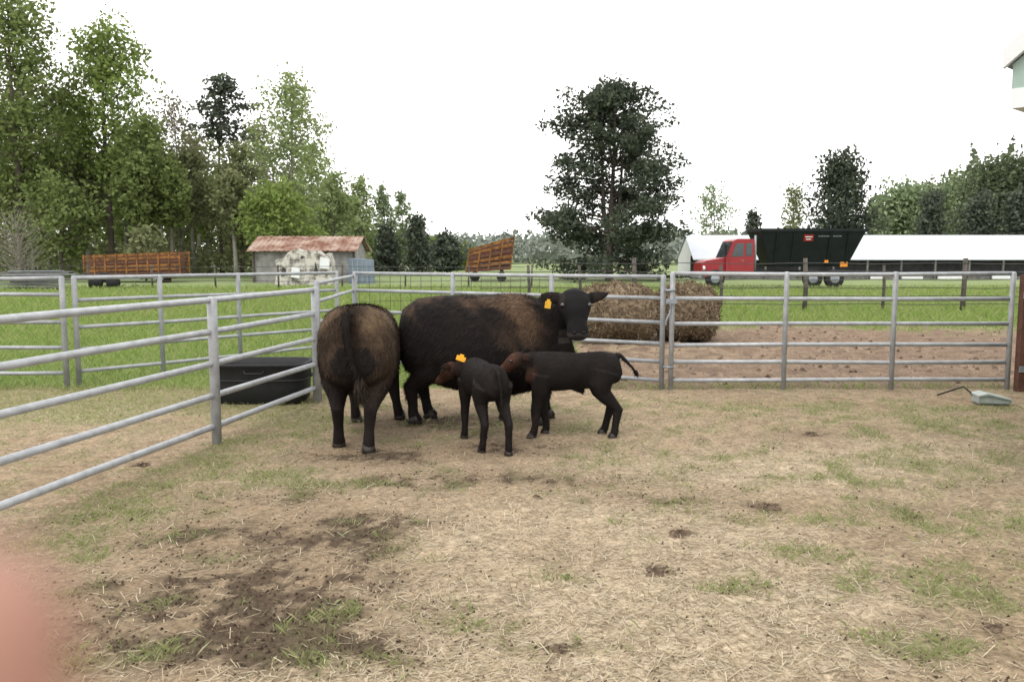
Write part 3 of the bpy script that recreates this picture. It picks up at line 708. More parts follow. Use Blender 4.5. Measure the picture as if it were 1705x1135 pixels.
def tree(name, label, cat, px, d, top, hw, kind, lm, tm, seed, h0=.3, nb=42, nl=7000, ls=.26, tr=None, group=None, sig=.16, forks=None, clump=5, whorl=0):
    rs = np.random.default_rng(seed); X = (px-CX)/F*d; Hh = CAMZ-(top-HOR)/F*d; Rr = hw/F*d
    t = thing(name, label, cat, (X, d, 0), 0, group)
    tr = tr or Hh*.014; m = MB(); prof = PROF[kind]
    lean = rs.normal(0, .012, 2)*Hh
    def axis(u): return Vector((lean[0]*u**1.5+.012*Hh*math.sin(u*5+seed)*u, lean[1]*u, Hh*.97*u))
    m.tube([axis(k/10) for k in range(11)], [tr*(1.25 if k == 0 else 1)*(1-.9*k/10) for k in range(11)], None, 8)
    if forks:
        for (u0, dx_, ht) in forks:
            p0 = axis(u0); m.tube([p0, p0+Vector((dx_*.6, 0, Hh*.12)), p0+Vector((dx_, .1, Hh*ht))], [tr*.75, tr*.6, tr*.15], None, 7)
    C = []
    for i in range(nb):
        u = (i+.5)/nb
        if whorl: u = min(.985, max(.01, (math.floor(u*whorl)+.5)/whorl+rs.normal(0, .34/whorl)))
        hfr = h0+(1-h0)*u**.92; p0 = axis(hfr*.97)
        az = i*2.39996+rs.normal(0, .4); rl = Rr*prof(u)*(rs.uniform(.60,1.04) if whorl else .62+.5*rs.random())
        el = {'broad': .55, 'round': .45, 'tall': .95, 'pine': .10, 'cedar': .25, 'widecedar': .3, 'pinetop': .3}[kind]+rs.normal(0, .18)
        if kind in ('broad', 'tall', 'round') and u > .8: el += .3
        if kind == 'pine': el = .45*u**2+.06+rs.normal(0,.12)-(.24 if u < .15 else 0)
        dirv_ = Vector((math.cos(az), math.sin(az), math.tan(min(1.2, max(-.3, el)))))
        p0 = p0 - Vector((0,0,max(0, min(rl*dirv_.z*.8, p0.z*.35))))
        tip = p0+dirv_*rl; mid = p0.lerp(tip, .5)+Vector((0,0,-.06*rl if kind != 'pine' else .05*rl))
        br = tr*(.36 if whorl else .30)*(1-.75*hfr)+.012
        m.tube([p0, mid, tip], [br, br*.6, br*.15], None, 5, False)
        k = clump; f0 = .38 if whorl and .15 < u < .8 else .28
        for j in range(k):
            f = f0+(1-f0)*(j+rs.random())/k
            q = p0.lerp(tip, f)+Vector(rs.normal(0, 1, 3)*np.array([1,1,.5 if kind == 'pine' else 1])*(.08*Rr+.05))
            C.append((q.x, q.y, q.z, .5+1.0*rs.random()))
    C = np.array(C); pw = C[:, 3]**2; idx = rs.choice(len(C), nl, p=pw/pw.sum())
    sg = 1.75*sig*Rr
    sc3 = np.array([1.2, 1.2, .42]) if kind == 'pinetop' else (np.array([1.1, 1.1, .66]) if kind == 'pine' else np.array([1, 1, .8]))
    c = C[idx, :3]+inball(nl, rs)*sg*sc3*C[idx, 3:4]
    st = rs.random(nl) < (.03 if whorl else .07); c[st] += rs.normal(0, sg*.5, (st.sum(), 3))
    c[:, 2] = np.maximum(c[:, 2], .3)
    m.build('trunk', tm, t, True)
    link('crown', fast_mesh('crown', leaves(c, ls, rs, .25 if kind in ('pine','pinetop') else .1, 1.5), 4), lm, t)
    return t
lm_mid = leafmat('leaf_mid_green', [(.115,.148,.054),(.165,.21,.073),(.215,.265,.10)], .4)
lm_fresh = leafmat('leaf_fresh_green', [(.135,.185,.053),(.185,.25,.07),(.25,.315,.105)], .4)
lm_pale = leafmat('leaf_pale_green', [(.18,.23,.095),(.24,.30,.13),(.31,.36,.18)])
lm_olive = leafmat('leaf_olive', [(.14,.157,.082),(.195,.215,.105),(.245,.265,.14)], .4)
lm_brown = leafmat('leaf_brown_bud', [(.17,.15,.11),(.22,.20,.145),(.25,.25,.16)])
lm_pine = leafmat('pine_needles', [(.046,.058,.045),(.072,.089,.063),(.108,.126,.086)], .25)
lm_cedar = leafmat('cedar_needles', [(.038,.049,.039),(.062,.077,.054),(.09,.106,.07)], .25)
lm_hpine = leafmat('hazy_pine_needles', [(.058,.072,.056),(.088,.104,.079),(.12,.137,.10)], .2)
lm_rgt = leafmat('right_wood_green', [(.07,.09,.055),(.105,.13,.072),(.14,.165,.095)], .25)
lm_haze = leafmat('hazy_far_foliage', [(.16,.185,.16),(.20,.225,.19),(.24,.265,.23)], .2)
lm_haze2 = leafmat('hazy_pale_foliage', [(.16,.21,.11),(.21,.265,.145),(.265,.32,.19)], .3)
T = tree
T('broadleaf_tree','tall dense green tree filling the upper left corner','tree',40,62,-15,116,'broad',lm_mid,m_bark,1,.22,60,13000,.23,sig=.125)
T('broadleaf_tree','tall leafy tree with bare trunk second from the left','tree',190,66,36,90,'broad',lm_fresh,m_barkd,2,.40,44,8200,.23,tr=.27,sig=.13)
T('pine_tree','slender pine with a dark tuft crown on a bare pole trunk','tree',372,72,122,46,'pinetop',lm_hpine,m_barkd,3,.70,20,2000,.26,tr=.2)
T('broadleaf_tree','tall pale spring green tree at the right end of the wood','tree',492,68,114,76,'tall',lm_pale,m_barkp,4,.2,58,7000,.20,tr=.2,sig=.14)
T('broadleaf_tree','grey brown budding tree between the two tall left trees and the pale one','tree',305,74,160,62,'tall',lm_brown,m_barkp,5,.3,60,3000,.20,tr=.17,sig=.15)
T('broadleaf_tree','mid height green tree beside the bare trunked tall tree','tree',245,64,185,58,'broad',lm_mid,m_bark,6,.38,38,3600,.22,tr=.17)
T('broadleaf_tree','olive green tree under the slender pine','tree',405,70,235,62,'broad',lm_olive,m_bark,7,.25,42,4600,.22,tr=.17)
T('broadleaf_tree','bushy fresh green tree at the foot of the pale tree','tree',470,62,300,66,'broad',lm_fresh,m_bark,8,.1,40,4800,.22,tr=.14)
T('broadleaf_tree','light green tree right of the tall pale tree','tree',558,80,285,42,'tall',lm_pale,m_barkp,9,.15,44,3400,.24,tr=.15)
T('broadleaf_tree','thin pale tree first in the row behind the red roofed shed','tree',604,88,292,30,'tall',lm_pale,m_barkp,10,.12,40,2300,.24,tr=.13)
T('broadleaf_tree','thin pale tree second in the row behind the red roofed shed','tree',638,92,304,26,'tall',lm_haze2,m_barkp,11,.1,40,2000,.24,tr=.13)
T('broadleaf_tree','thin greyish tree last in the row nearest the open sky','tree',671,96,312,20,'tall',lm_haze2,m_barkp,12,.1,40,1500,.24,tr=.12)
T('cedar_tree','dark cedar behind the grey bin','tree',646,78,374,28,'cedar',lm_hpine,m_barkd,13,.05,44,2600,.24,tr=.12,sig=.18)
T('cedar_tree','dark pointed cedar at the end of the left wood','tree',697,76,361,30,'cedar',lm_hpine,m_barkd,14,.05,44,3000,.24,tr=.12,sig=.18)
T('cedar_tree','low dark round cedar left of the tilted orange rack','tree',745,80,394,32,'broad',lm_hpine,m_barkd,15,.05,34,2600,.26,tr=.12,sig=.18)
T('broadleaf_tree','green tree at the extreme left edge behind the bare brush','tree',-55,66,60,100,'broad',lm_olive,m_bark,16,.2,50,7500,.26)
T('broadleaf_tree','dark green understory tree at the foot of the corner tree','tree',105,60,300,70,'broad',lm_mid,m_bark,17,.2,36,3400,.22,tr=.13)
T('bare_shrub','leafless grey brush at the left edge of the field','shrub',35,56,340,66,'broad',lm_brown,m_barkp,18,.05,90,900,.10,tr=.07,sig=.3)
T('broadleaf_shrub','low fresh green bush above the orange slatted rack','shrub',245,57,380,34,'broad',lm_olive,m_bark,19,.05,30,1300,.2,tr=.06,sig=.22)
k = 0
for px, d, top, hw in ((70,80,110,60),(140,84,150,55),(225,86,215,50),(275,84,240,50),(335,82,215,48),(385,86,270,46),(440,84,200,46),(520,86,240,45),(15,82,190,60),(165,78,260,50),(350,78,300,50),(585,96,330,36),(120,72,170,46),(215,74,230,40),(265,70,210,40),(325,70,240,40),(85,68,230,36),(290,64,260,34),(150,66,250,34),(60,64,250,30),(235,62,250,30),(395,64,280,30)):
    k += 1
    T('broadleaf_tree','slim tree standing among the crowded trunks inside the left wood','tree',px,d,top,hw,'tall' if k % 2 else 'broad',[lm_mid,lm_olive,lm_fresh][k % 3],m_barkp if k % 3 else m_bark,100+k,.46,30,2300,.24,tr=.19,group='slim trees inside the left wood',sig=.16)
T('pine_tree','large dark spreading pine standing alone at the centre of the skyline','tree',1014,58,132,124,'pine',lm_pine,m_barkd,30,.05,86,33000,.18,tr=.25,sig=.084,forks=[(.15,.95,.62),(.22,-.7,.55)],clump=5,whorl=9)
T('broadleaf_tree','small wispy pale tree right of the lone pine','tree',1186,84,304,36,'round',lm_haze2,m_barkp,31,.3,40,1400,.20,tr=.11,sig=.17)
T('cedar_tree','small dark cedar poking up behind the red cab','tree',1252,78,349,22,'cedar',lm_hpine,m_barkd,32,.05,36,1900,.22,tr=.1,sig=.2)
T('cedar_tree','thin grey green conifer left of the big dark cedar','tree',1316,84,306,34,'cedar',lm_olive,m_barkp,33,.05,50,1900,.2,tr=.1,sig=.22)
T('cedar_tree','big dark cedar rising behind the black hopper','tree',1394,70,254,94,'widecedar',lm_cedar,m_barkd,34,.06,64,9000,.22,tr=.17,sig=.115)
T('broadleaf_tree','round light green tree behind the long white roof','tree',1500,100,308,60,'round',lm_haze2,m_bark,35,.1,40,6200,.35,tr=.15,sig=.2)
T('cedar_tree','pointed dark cedar in front of the light green round trees','tree',1545,84,318,42,'cedar',lm_hpine,m_barkd,36,.05,46,3200,.24,tr=.13,sig=.18)
T('broadleaf_tree','yellow green tree between the two right hand cedars','tree',1585,104,300,58,'round',lm_haze2,m_bark,37,.1,40,5800,.35,tr=.15,sig=.2)
T('pine_tree','tall dark pine second from the right edge','tree',1655,92,266,68,'round',lm_rgt,m_barkd,38,.1,48,9000,.3,tr=.2,sig=.19)
T('pine_tree','tallest dark pine at the right edge of the skyline','tree',1725,88,246,76,'round',lm_rgt,m_barkd,39,.1,48,9000,.3,tr=.2,sig=.19)
T('cedar_tree','dark bushy cedar above the right end of the white roof','tree',1622,80,326,54,'cedar',lm_hpine,m_barkd,40,.04,40,3800,.24,tr=.12,sig=.18)
T('cedar_tree','dark cedar beside the right frame edge above the white roof','tree',1692,78,316,54,'cedar',lm_hpine,m_barkd,41,.04,40,3800,.24,tr=.12,sig=.18)
def mass(name, label, segs, lm, n, ls, seed, cat='trees'):
    rs = np.random.default_rng(seed); out = []
    for (pa, pb, d0, d1, ta, tb, share) in segs:
        k = int(n*share); px = pa+(pb-pa)*rs.random(k); d = d0+(d1-d0)*rs.random(k)
        top = ta+(tb-ta)*(px-pa)/(pb-pa); bump = fbm(px*.03, d*.2, 1.0, 4, seed)
        hmax = CAMZ-(top-HOR)/F*d; z = hmax*(.45+.95*bump)*rs.random(k)**.75
        out.append(np.stack([(px-CX)/F*d, d, z+.2], 1))
    c = np.concatenate(out); tag(link(name, fast_mesh(name, leaves(c, ls, rs, .1, 1.3), 4), lm), label, cat, kind='stuff')
mass('woodland', 'dim undergrowth and foliage filling the left wood between trunks', [(-160,600,88,108,265,340,.85),(560,790,96,106,380,408,.15)], lm_mid, 27000, .5, 5)
mass('woodland_edge', 'olive brushy undergrowth along the foot of the left wood', [(-160,620,68,80,398,408,1)], lm_olive, 8000, .3, 6)
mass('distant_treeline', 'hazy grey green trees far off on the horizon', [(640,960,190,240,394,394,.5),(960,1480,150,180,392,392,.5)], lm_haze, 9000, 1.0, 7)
mass('wooded_rise', 'green wooded rise massed behind the right end of the white roof', [(1440,1620,115,135,345,305,.45),(1600,1850,105,130,290,250,.55)], lm_rgt, 15000, .6, 8)

# ------------------------------------------------------------------ shed, junk, racks
D = 54; S = D/F
def zz(py, d=D): return CAMZ-(py-HOR)*d/F
sx0 = (412-CX)*S; sx1 = (596-CX)*S
sh = thing('shed', 'small old shed with rusty red metal roof and grey walls', 'shed', ((sx0+sx1)/2, D, 0))
hwid = (sx1-sx0)/2; ez, rz_ = zz(419), zz(394)
w_ = MB(); w_.box(-hwid+.25,-.9,.6,.7,0,ez); w_.box(1.6,hwid-.25,.6,.7,0,ez); w_.box(-hwid+.25,hwid-.25,4.6,4.7,0,ez)
w_.prism([(.7,0),(4.6,0),(4.6,ez),(2.65,rz_-.1),(.7,ez)],'x',-hwid+.25,-hwid+.33); w_.prism([(.7,0),(4.6,0),(4.6,ez),(2.65,rz_-.1),(.7,ez)],'x',hwid-.33,hwid-.25)
w_.build('wall', m_shedwall, sh)
rf = MB(); th = .06
n = 46
def roofside(y0, z0, y1, z1):
    for k in range(n):
        xa = -hwid+(2*hwid)*k/n; xb = -hwid+(2*hwid)*(k+1)/n; o1 = .025*(k % 2)
        rf.hexa([(xa,y0,z0+o1),(xb,y0,z0+o1),(xb,y1,z1+o1),(xa,y1,z1+o1),(xa,y0,z0+th+o1),(xb,y0,z0+th+o1),(xb,y1,z1+th+o1),(xa,y1,z1+th+o1)])
roofside(.1, ez, 2.65, rz_); roofside(5.2, ez, 2.66, rz_)
rf.build('roof', m_rustroof, sh)
MB().box(-.9,1.6,.75,.8,0,ez-.15).build('bay_shade_sheet', m_dwall, sh)  # solid dark sheet, the shade inside the bay is in its colour
for xx in (-hwid+.3, -.9, .4, 1.6, hwid-.3):
    MB().tube([(xx,.5,0),(xx,.5,ez)], .08, (1,0,0), 6).build('wooden_post', m_wood, sh)
D2 = 50
hk = thing('derelict_camper', 'derelict peeling white camper shell in front of the shed', 'camper', ((505-CX)/F*D2, D2, 0), R(4))
k = D2/F
def hx(px): return (px-505)*k
poly = [(hx(458),0),(hx(553),0),(hx(552),zz(437,D2)),(hx(548),zz(421,D2)),(hx(536),zz(424,D2)),(hx(528),zz(417,D2)),(hx(508),zz(419,D2)),(hx(497),zz(414,D2)),(hx(482),zz(420,D2)),(hx(476),zz(428,D2)),(hx(461),zz(433,D2)),(hx(464),zz(448,D2))]
MB().prism(poly, 'y', 0, 1.8).build('shell', m_peel, hk)
for (a, b, c, d_) in ((470,480,444,460),(502,510,425,431),(524,530,436,456)):
    MB().prism([(hx(a),zz(d_,D2)),(hx(b),zz(d_-3,D2)),(hx(b-3),zz(c+2,D2)),(hx(a+2),zz(c,D2))],'y',-.03,-.002).build('shaded_gap', m_dwall, hk)  # dark patches on the solid shell, coloured as shade inside gaps
for (a, b, c, d_, r0) in ((486,500,444,461,.1),(533,549,428,446,-.08)):
    MB().prism([(hx(a),zz(d_,D2)),(hx(b),zz(d_+2,D2)),(hx(b+1),zz(c+3,D2)),(hx(a+2),zz(c,D2))],'y',-.10,-.04).build('loose_panel', m_white, hk)
bn = thing('metal_bin', 'blue grey sheet metal bin right of the shed', 'bin', ((600-CX)/F*52, 52, 0))
kk = 52/F; MB().prism([(-20*kk,0),(20*kk,0),(18*kk,zz(432,52)),(-18*kk,zz(430,52))],'y',0,1.2).build('bin_body', m_blue, bn)
for a in (-12, -4, 4, 12): MB().box(a*kk-.03,a*kk+.03,-.04,-.003,.05,zz(434,52)).build('rib', m_steel, bn)
def rack(label, px0, px1, pyt, pyb, d, tilt, seed, shear=0, wedge=0.0):
    k = d/F; Ln = (px1-px0)*k; z1 = zz(pyt,d); z0 = max(.25, zz(pyb,d))
    t = thing('slatted_rack', label, 'farm rack', ((px0+px1)/2*k-CX*k, d, 0))
    def P(x, y, z):
        f = (z-z0)/(z1-z0); return (x+shear*f, y, z+(tilt+wedge*f)*(x+Ln/2)/Ln)
    for yy in (0, 1.6):
        for j, h in enumerate(np.linspace(z0+.05, z1, 6)):
            MB().hexa([P(-Ln/2,yy-.03,h-.09),P(Ln/2,yy-.03,h-.09),P(Ln/2,yy+.03,h-.09),P(-Ln/2,yy+.03,h-.09),P(-Ln/2,yy-.03,h+.06),P(Ln/2,yy-.03,h+.06),P(Ln/2,yy+.03,h+.06),P(-Ln/2,yy+.03,h+.06)]).build('slat', m_orange if j % 3 else m_rust, t)
        nn = max(4, int(Ln/.62))
        for i in range(nn+1):
            x = -Ln/2+Ln*i/nn
            MB().hexa([P(x-.045,yy-.08,z0-.05),P(x+.045,yy-.08,z0-.05),P(x+.045,yy-.033,z0-.05),P(x-.045,yy-.033,z0-.05),P(x-.045,yy-.08,z1+.1),P(x+.045,yy-.08,z1+.1),P(x+.045,yy-.033,z1+.1),P(x-.045,yy-.033,z1+.1)]).build('upright', m_orange, t)
    MB().hexa([P(-Ln/2,.05,z0-.02),P(Ln/2,.05,z0-.02),P(Ln/2,1.55,z0-.02),P(-Ln/2,1.55,z0-.02),P(-Ln/2,.05,z0+.06),P(Ln/2,.05,z0+.06),P(Ln/2,1.55,z0+.06),P(-Ln/2,1.55,z0+.06)]).build('floor', m_rust, t)
    zi = z0+(z1-z0)*.92
    MB().hexa([P(-Ln/2,.7,z0+.07),P(Ln/2,.7,z0+.07),P(Ln/2,.75,z0+.07),P(-Ln/2,.75,z0+.07),P(-Ln/2,.7,zi),P(Ln/2,.7,zi),P(Ln/2,.75,zi),P(-Ln/2,.75,zi)]).build('inner_panel', m_rust, t)
    for x in (-Ln*.3, Ln*.3):
        MB().box(x-.12,x+.12,.3,1.3,0,z0+max(0,tilt*(x+Ln/2)/Ln)-.03).build('support', m_rust, t)
        MB().tube([(x,-.12,.33),(x,.08,.33)], .33, (0,0,1), 18).build('wheel', m_tyre, t, True)
rack('long rusty orange slatted farm rack at the foot of the wood', 143, 302, 427, 458, 54, .15, 1, 0, .1)
rack('tilted rusty orange slatted rack on the skyline left of the lone pine', 776, 850, 416, 452, 56, .20, 2, .25, .60)
pl = thing('board_pile', 'pale grey heap of boards behind the far left panel', 'lumber', ((55-CX)/F*42, 42, 0))
rn = random.Random(3)
for i in range(16):
    a = rn.uniform(-.12,.12); z = .12+.055*i; l = rn.uniform(1.2,1.9); y0 = rn.uniform(-.3,.3); x0 = rn.uniform(-.25,.25)
    MB().hexa([(x0-l,y0,z-a*l*.2),(x0+l,y0,z+a*l*.2),(x0+l,y0+.25,z+a*l*.2),(x0-l,y0+.25,z-a*l*.2),(x0-l,y0,z+.045-a*l*.2),(x0+l,y0,z+.045+a*l*.2),(x0+l,y0+.25,z+.045+a*l*.2),(x0-l,y0+.25,z+.045-a*l*.2)]).build('board', m_greywood if i % 3 else m_steel, pl)
MB().box(-1.3,1.3,-.25,.4,0,.115).build('bearer', m_wood, pl)
tl_ = thing('flat_trailer', 'low blue grey flat trailer beside the board heap', 'trailer', ((178-CX)/F*44, 44, 0))
MB().box(-1.7,1.7,0,1.9,.52,.66).build('deck', m_blue, tl_)
MB().box(-1.75,1.75,-.05,-.003,.50,.74).build('side_rail', m_steel, tl_)
for x in (-.5,.4): MB().tube([(x,-.16,.34),(x,.04,.34)], .34, (0,0,1), 18).build('wheel', m_tyre, tl_, True)
MB().tube([(1.7,.9,.55),(2.6,.9,.5)], .05, (0,0,1), 8).build('tongue', m_steel, tl_)

# ------------------------------------------------------------------ long white roofed house
D3 = 62; k3 = D3/F
hx0 = (1153-CX)*k3; Lh = 34
lh = thing('poultry_house', 'long low open sided house with white metal roof', 'barn', (hx0, D3, 0))
ez, rz_ = zz(433,D3), zz(392,D3)
MB().hexa([(0,0,ez),(Lh,0,ez),(Lh,3.2,rz_),(0,3.2,rz_),(0,0,ez+.08),(Lh,0,ez+.08),(Lh,3.2,rz_+.08),(0,3.2,rz_+.08)]).hexa([(0,6.6,ez),(Lh,6.6,ez),(Lh,3.21,rz_),(0,3.21,rz_),(0,6.6,ez+.08),(Lh,6.6,ez+.08),(Lh,3.21,rz_+.08),(0,3.21,rz_+.08)]).build('roof', m_whiteroof, lh)
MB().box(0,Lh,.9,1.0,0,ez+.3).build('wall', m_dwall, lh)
MB().box(.05,Lh-.05,.25,.33,.0,.22).build('kick_board', m_greywood, lh)
MB().prism([(.95,0),(6.2,0),(6.2,ez+.2),(3.2,rz_-.1),(.95,ez+.3)],'x',.1,.16).build('gable', m_white, lh)
for i in range(14): MB().box(.3+i*2.5,.42+i*2.5,.1,.22,0,ez+.03).build('post', m_greywood, lh)
for (a, b, c, d_) in ((1500,1535,455,464),(1560,1600,452,464),(1448,1470,456,464),(1650,1690,455,464)):
    x0 = (a-CX)*k3-hx0; x1 = (b-CX)*k3-hx0
    MB().box(x0,x1,-.02,.08,max(.02,zz(d_,D3)),zz(c,D3)).build('white_curtain', m_white, lh)

# ------------------------------------------------------------------ truck
D4 = 45; k4 = D4/F
tk = thing('feed_truck', 'red cab truck carrying a black hopper body', 'truck', ((1300-CX)*k4, D4, 0))
def tx(px): return (px-1300)*k4
def tz(py): return zz(py, D4)
W0, W1 = 0.0, 2.3
MB().prism([(tx(1168),tz(456)),(tx(1168),tz(439)),(tx(1176),tz(434)),(tx(1207),tz(429)),(tx(1207),tz(456))],'y',W0+.18,W1-.18).build('hood', m_red, tk)
cab = MB().prism([(tx(1207.2),tz(458)),(tx(1207.2),tz(429)),(tx(1219),tz(401)),(tx(1226),tz(398)),(tx(1252),tz(398)),(tx(1254),tz(402)),(tx(1254),tz(458))],'y',W0,W1).build('cab', m_red, tk)
MB().prism([(tx(1216),tz(427)),(tx(1223),tz(406)),(tx(1236),tz(405)),(tx(1236),tz(427))],'y',-.02,-.004).build('window', m_glass, cab)
MB().prism([(tx(1240),tz(426)),(tx(1240),tz(405)),(tx(1250),tz(405)),(tx(1250),tz(426))],'y',-.02,-.004).build('window', m_glass, cab)
wsx0, wsx1 = tx(1208), tx(1218)
MB().hexa([(wsx0-.03,.12,tz(428)),(wsx1-.03,.12,tz(403)),(wsx1-.03,W1-.12,tz(403)),(wsx0-.03,W1-.12,tz(428)),(wsx0-.01,.12,tz(428)),(wsx1-.01,.12,tz(403)),(wsx1-.01,W1-.12,tz(403)),(wsx0-.01,W1-.12,tz(428))]).build('windscreen', m_glass, tk)
dr = MB().box(tx(1213),tx(1239),-.014,-.001,tz(453),tz(428)).build('door', m_red, tk)
MB().box(tx(1233),tx(1237),-.04,-.015,tz(434),tz(433)).build('handle', m_steel, dr)
MB().box(tx(1203),tx(1207),-.25,-.14,tz(424),tz(408)).build('mirror', m_dark, tk)
MB().tube([(tx(1171),.14,tz(446)),(tx(1172),.16,tz(446))], .12, (0,0,1), 12).build('headlight', m_white, tk, True)
MB().prism([(tx(1173),tz(461)),(tx(1177),tz(451)),(tx(1188),tz(446)),(tx(1202),tz(449)),(tx(1207),tz(461)),(tx(1202),tz(461)),(tx(1197),tz(454)),(tx(1186),tz(452)),(tx(1179),tz(456)),(tx(1177),tz(461))],'y',-.06,.16).build('mudguard', m_red, tk)
MB().box(tx(1164),tx(1168),.1,W1-.1,tz(462),tz(454)).build('bumper', m_steel, tk)
MB().tube([(tx(1257),.2,tz(450)),(tx(1257),.2,tz(392))], .07, (1,0,0), 8).build('exhaust_stack', m_steel, tk, True)
MB().box(tx(1172),tx(1425),.6,W1-.6,tz(460),tz(450)).build('chassis', m_dark, tk)
hop = MB().hexa([(tx(1284),.35,tz(444)),(tx(1412),.35,tz(444)),(tx(1412),W1-.35,tz(444)),(tx(1284),W1-.35,tz(444)),(tx(1263),-.15,tz(386)),(tx(1435),-.15,tz(386)),(tx(1435),W1+.15,tz(386)),(tx(1263),W1+.15,tz(386))]).build('hopper', m_dgreen, tk)
MB().box(tx(1261),tx(1438),-.2,W1+.2,tz(386)+.003,tz(381)).build('rim_rail', m_dgreen, tk)
for px in (1290,1318,1378,1408):
    MB().hexa([(tx(px)-.04,.28,tz(442)),(tx(px)+.04,.28,tz(442)),(tx(px)+.04,.33,tz(442)),(tx(px)-.04,.33,tz(442)),(tx(px)-.04,-.20,tz(388)),(tx(px)+.04,-.20,tz(388)),(tx(px)+.04,-.14,tz(388)),(tx(px)-.04,-.14,tz(388))]).build('rib', m_dgreen, hop)
def onhop(px, py, off=.02):
    f = (py-386)/(444-386); return (tx(px), -.15+.5*f-off, tz(py))
def decal(name, px0, px1, py0, py1, mt, off=.02):
    a, b, c, d_ = onhop(px0,py1,off), onhop(px1,py1,off), onhop(px1,py0,off), onhop(px0,py0,off)
    m = MB(); m.v = [a,b,c,d_]; m.f = [(0,1,2,3)]; m.build(name, mt, hop)
decal('emblem', 1334, 1350, 391, 402, m_red, .02)
decal('emblem', 1336, 1348, 394, 395.6, m_white, .028)
decal('emblem', 1338, 1346, 398, 399.6, m_white, .028)
for i, (a, b) in enumerate(((1358,1361),(1362,1366),(1367,1370),(1371,1376),(1377,1380),(1382,1386),(1387,1390),(1391,1396))):
    decal('lettering', a, b, 393, 394.4, m_steel, .02)
MB().box(tx(1372),tx(1378),.1,.2,tz(438),tz(433)).build('marker_light', m_amber, tk)
MB().box(tx(1400),tx(1412),.25,.34,tz(444),tz(436)).build('marker_light', m_amber, tk)
for px in (1190, 1352, 1388):
    wh = MB().tube([(tx(px),-.08,.5),(tx(px),-.06,.5),(tx(px),.22,.5),(tx(px),.24,.5)], [.44,.5,.5,.44], (0,0,1), 24).build('wheel', m_tyre, tk, True)
    MB().tube([(tx(px),-.12,.5),(tx(px),-.081,.5)], [.2,.27], (0,0,1), 18).build('rim', m_steel, wh, True)

# ------------------------------------------------------------------ right edge things
g = at(1699, 640, 10.75)
bp = thing('gate_post', 'rusty brown board post at the right edge holding the gate', 'post', (g.x+.02, 10.8, 0))
MB().box(-.05,.30,-.05,.05,-.05,1.50).build('board', m_rust, bp)
MB().box(-.052,.302,-.07,-.052,1.2,1.28).build('strap', m_steel, bp); MB().box(-.052,.302,-.07,-.052,.25,.33).build('strap', m_steel, bp)
g = G(1650, 672)
wd = thing('mineral_feeder', 'pale grey wedge shaped feeder at the foot of the gate', 'feeder', (g.x, g.y, 0), R(-8))
MB().prism([(-.17,.02),(.19,.02),(.19,.05),(-.08,.11),(-.17,.09)],'y',-.09,.14).build('body', m_pgrey, wd)
MB().prism([(-.18,.093),(-.08,.114),(.20,.054),(.20,.07),(-.08,.135),(-.18,.11)],'y',-.11,.16).build('lid', m_pgrey, wd)
MB().box(-.16,.18,-.07,.12,0,.018).build('skid', m_steel, wd)
h0_ = G(1592, 668); pts = [(h0_.x-.05,h0_.y+.35,.02),(h0_.x,h0_.y+.1,.12),(h0_.x+.08,h0_.y,.18),(h0_.x+.17,h0_.y-.02,.10),(h0_.x+.2,h0_.y-.05,.02),(h0_.x+.35,h0_.y-.1,.015)]
tag(MB().tube(pts, .010, None, 8).build('hose', m_black, None, True), 'black hose looped on the grass below the gate', 'hose')

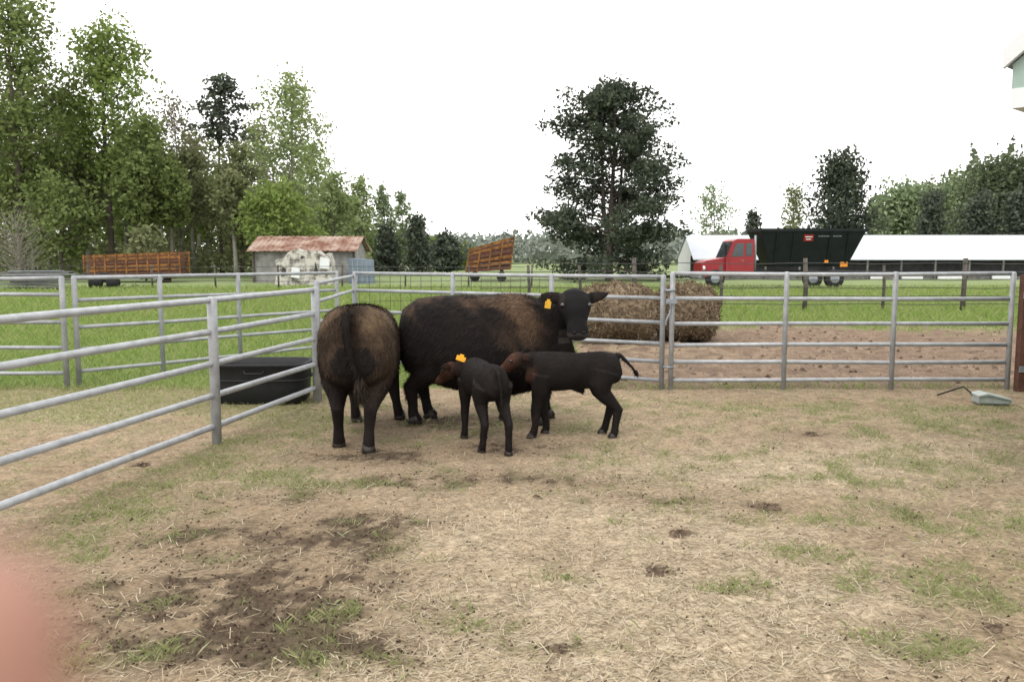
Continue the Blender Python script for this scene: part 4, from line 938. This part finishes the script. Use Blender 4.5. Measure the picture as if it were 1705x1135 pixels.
Yb = 6.5; tipx = (1652-CX)/F*Yb
bd = thing('outbuilding', 'white trimmed pale green building whose eave corner shows upper right', 'building', (tipx, Yb, 0), R(-48))
zt = lambda py: CAMZ-(py-HOR)*Yb/F
sl = .80; Wd = 5.0; dep = 7.0
z_e = zt(126)
def rake(o0, o1, y0, y1, name, mt):
    m = MB()
    for sgn in (0, 1):
        a = [(0,z_e+o0),(Wd/2,z_e+o0+Wd/2*sl),(Wd/2,z_e+o1+Wd/2*sl),(0,z_e+o1)]
        if sgn: a = [(Wd-p[0], p[1]) for p in a]
        m.prism(a, 'y', y0, y1)
    return m.build(name, mt, bd)
rake(0, .15, -.06, -.02, 'rake_board', m_white)
rake(.02, .10, -.018, dep, 'roof', m_steel)
MB().prism([(.05,zt(158)),(Wd-.05,zt(158)),(Wd-.05,z_e+.03),(Wd/2,z_e+Wd/2*sl-.03),(.05,z_e+.03)],'y',.0,.05).build('gable_siding', m_pgreen, bd)
MB().box(.065,.35,-.03,dep,zt(190),zt(159)).build('soffit_box', m_white, bd)
MB().box(Wd-.35,Wd-.065,-.03,dep,zt(190),zt(159)).build('soffit_box', m_white, bd)
MB().box(.42,Wd-.42,.0,dep-.3,0,zt(160)).build('wall', m_pgreen, bd)

# ------------------------------------------------------------------ fingertip
dd = .054
cpt = lambda px, py, d: Vector((0,0,CAMZ))+ray(px-30, py+26)*d
fg = thing('finger', 'blurred pink fingertip at the lower left corner', 'finger', cpt(-80, 1250, dd))
o_ = fg.location
base_, t0, t1 = cpt(-190, 2300, dd*1.06), cpt(-92, 1260, dd), cpt(-70, 1010, dd*.99)
tip = cpt(-62, 915, dd*.985); tip2 = cpt(-58, 880, dd*.985)
mid_ = cpt(-120, 1700, dd*1.0)
m = MB(); m.tube([p-o_ for p in (base_, base_.lerp(mid_,.5), mid_, mid_.lerp(t0,.5), t0, t1, tip, tip2)], [.0098,.0094,.0097,.0090,.0086,.0076,.0050,.0015], None, 24)
m.build('fingertip', m_skin, fg, True)
vdir = (Vector((0,0,CAMZ))-t1).normalized()
sidev = (t1-t0).normalized().cross(vdir).normalized()
nl_ = MB(); ns = 9
for i in range(5):
    for j in range(ns):
        a = (j/(ns-1)-.5)*1.7; s = i/4
        p = t0.lerp(t1, .35+.85*s); rr_ = .0086-.0013*s+.0003
        nl_.v.append(tuple(p-o_ + sidev*math.sin(a)*rr_ - vdir*math.cos(a)*rr_))
for i in range(4):
    for j in range(ns-1): nl_.f.append((i*ns+j, i*ns+j+1, (i+1)*ns+j+1, (i+1)*ns+j))
nl_.build('nail', m_nail, fg, True)
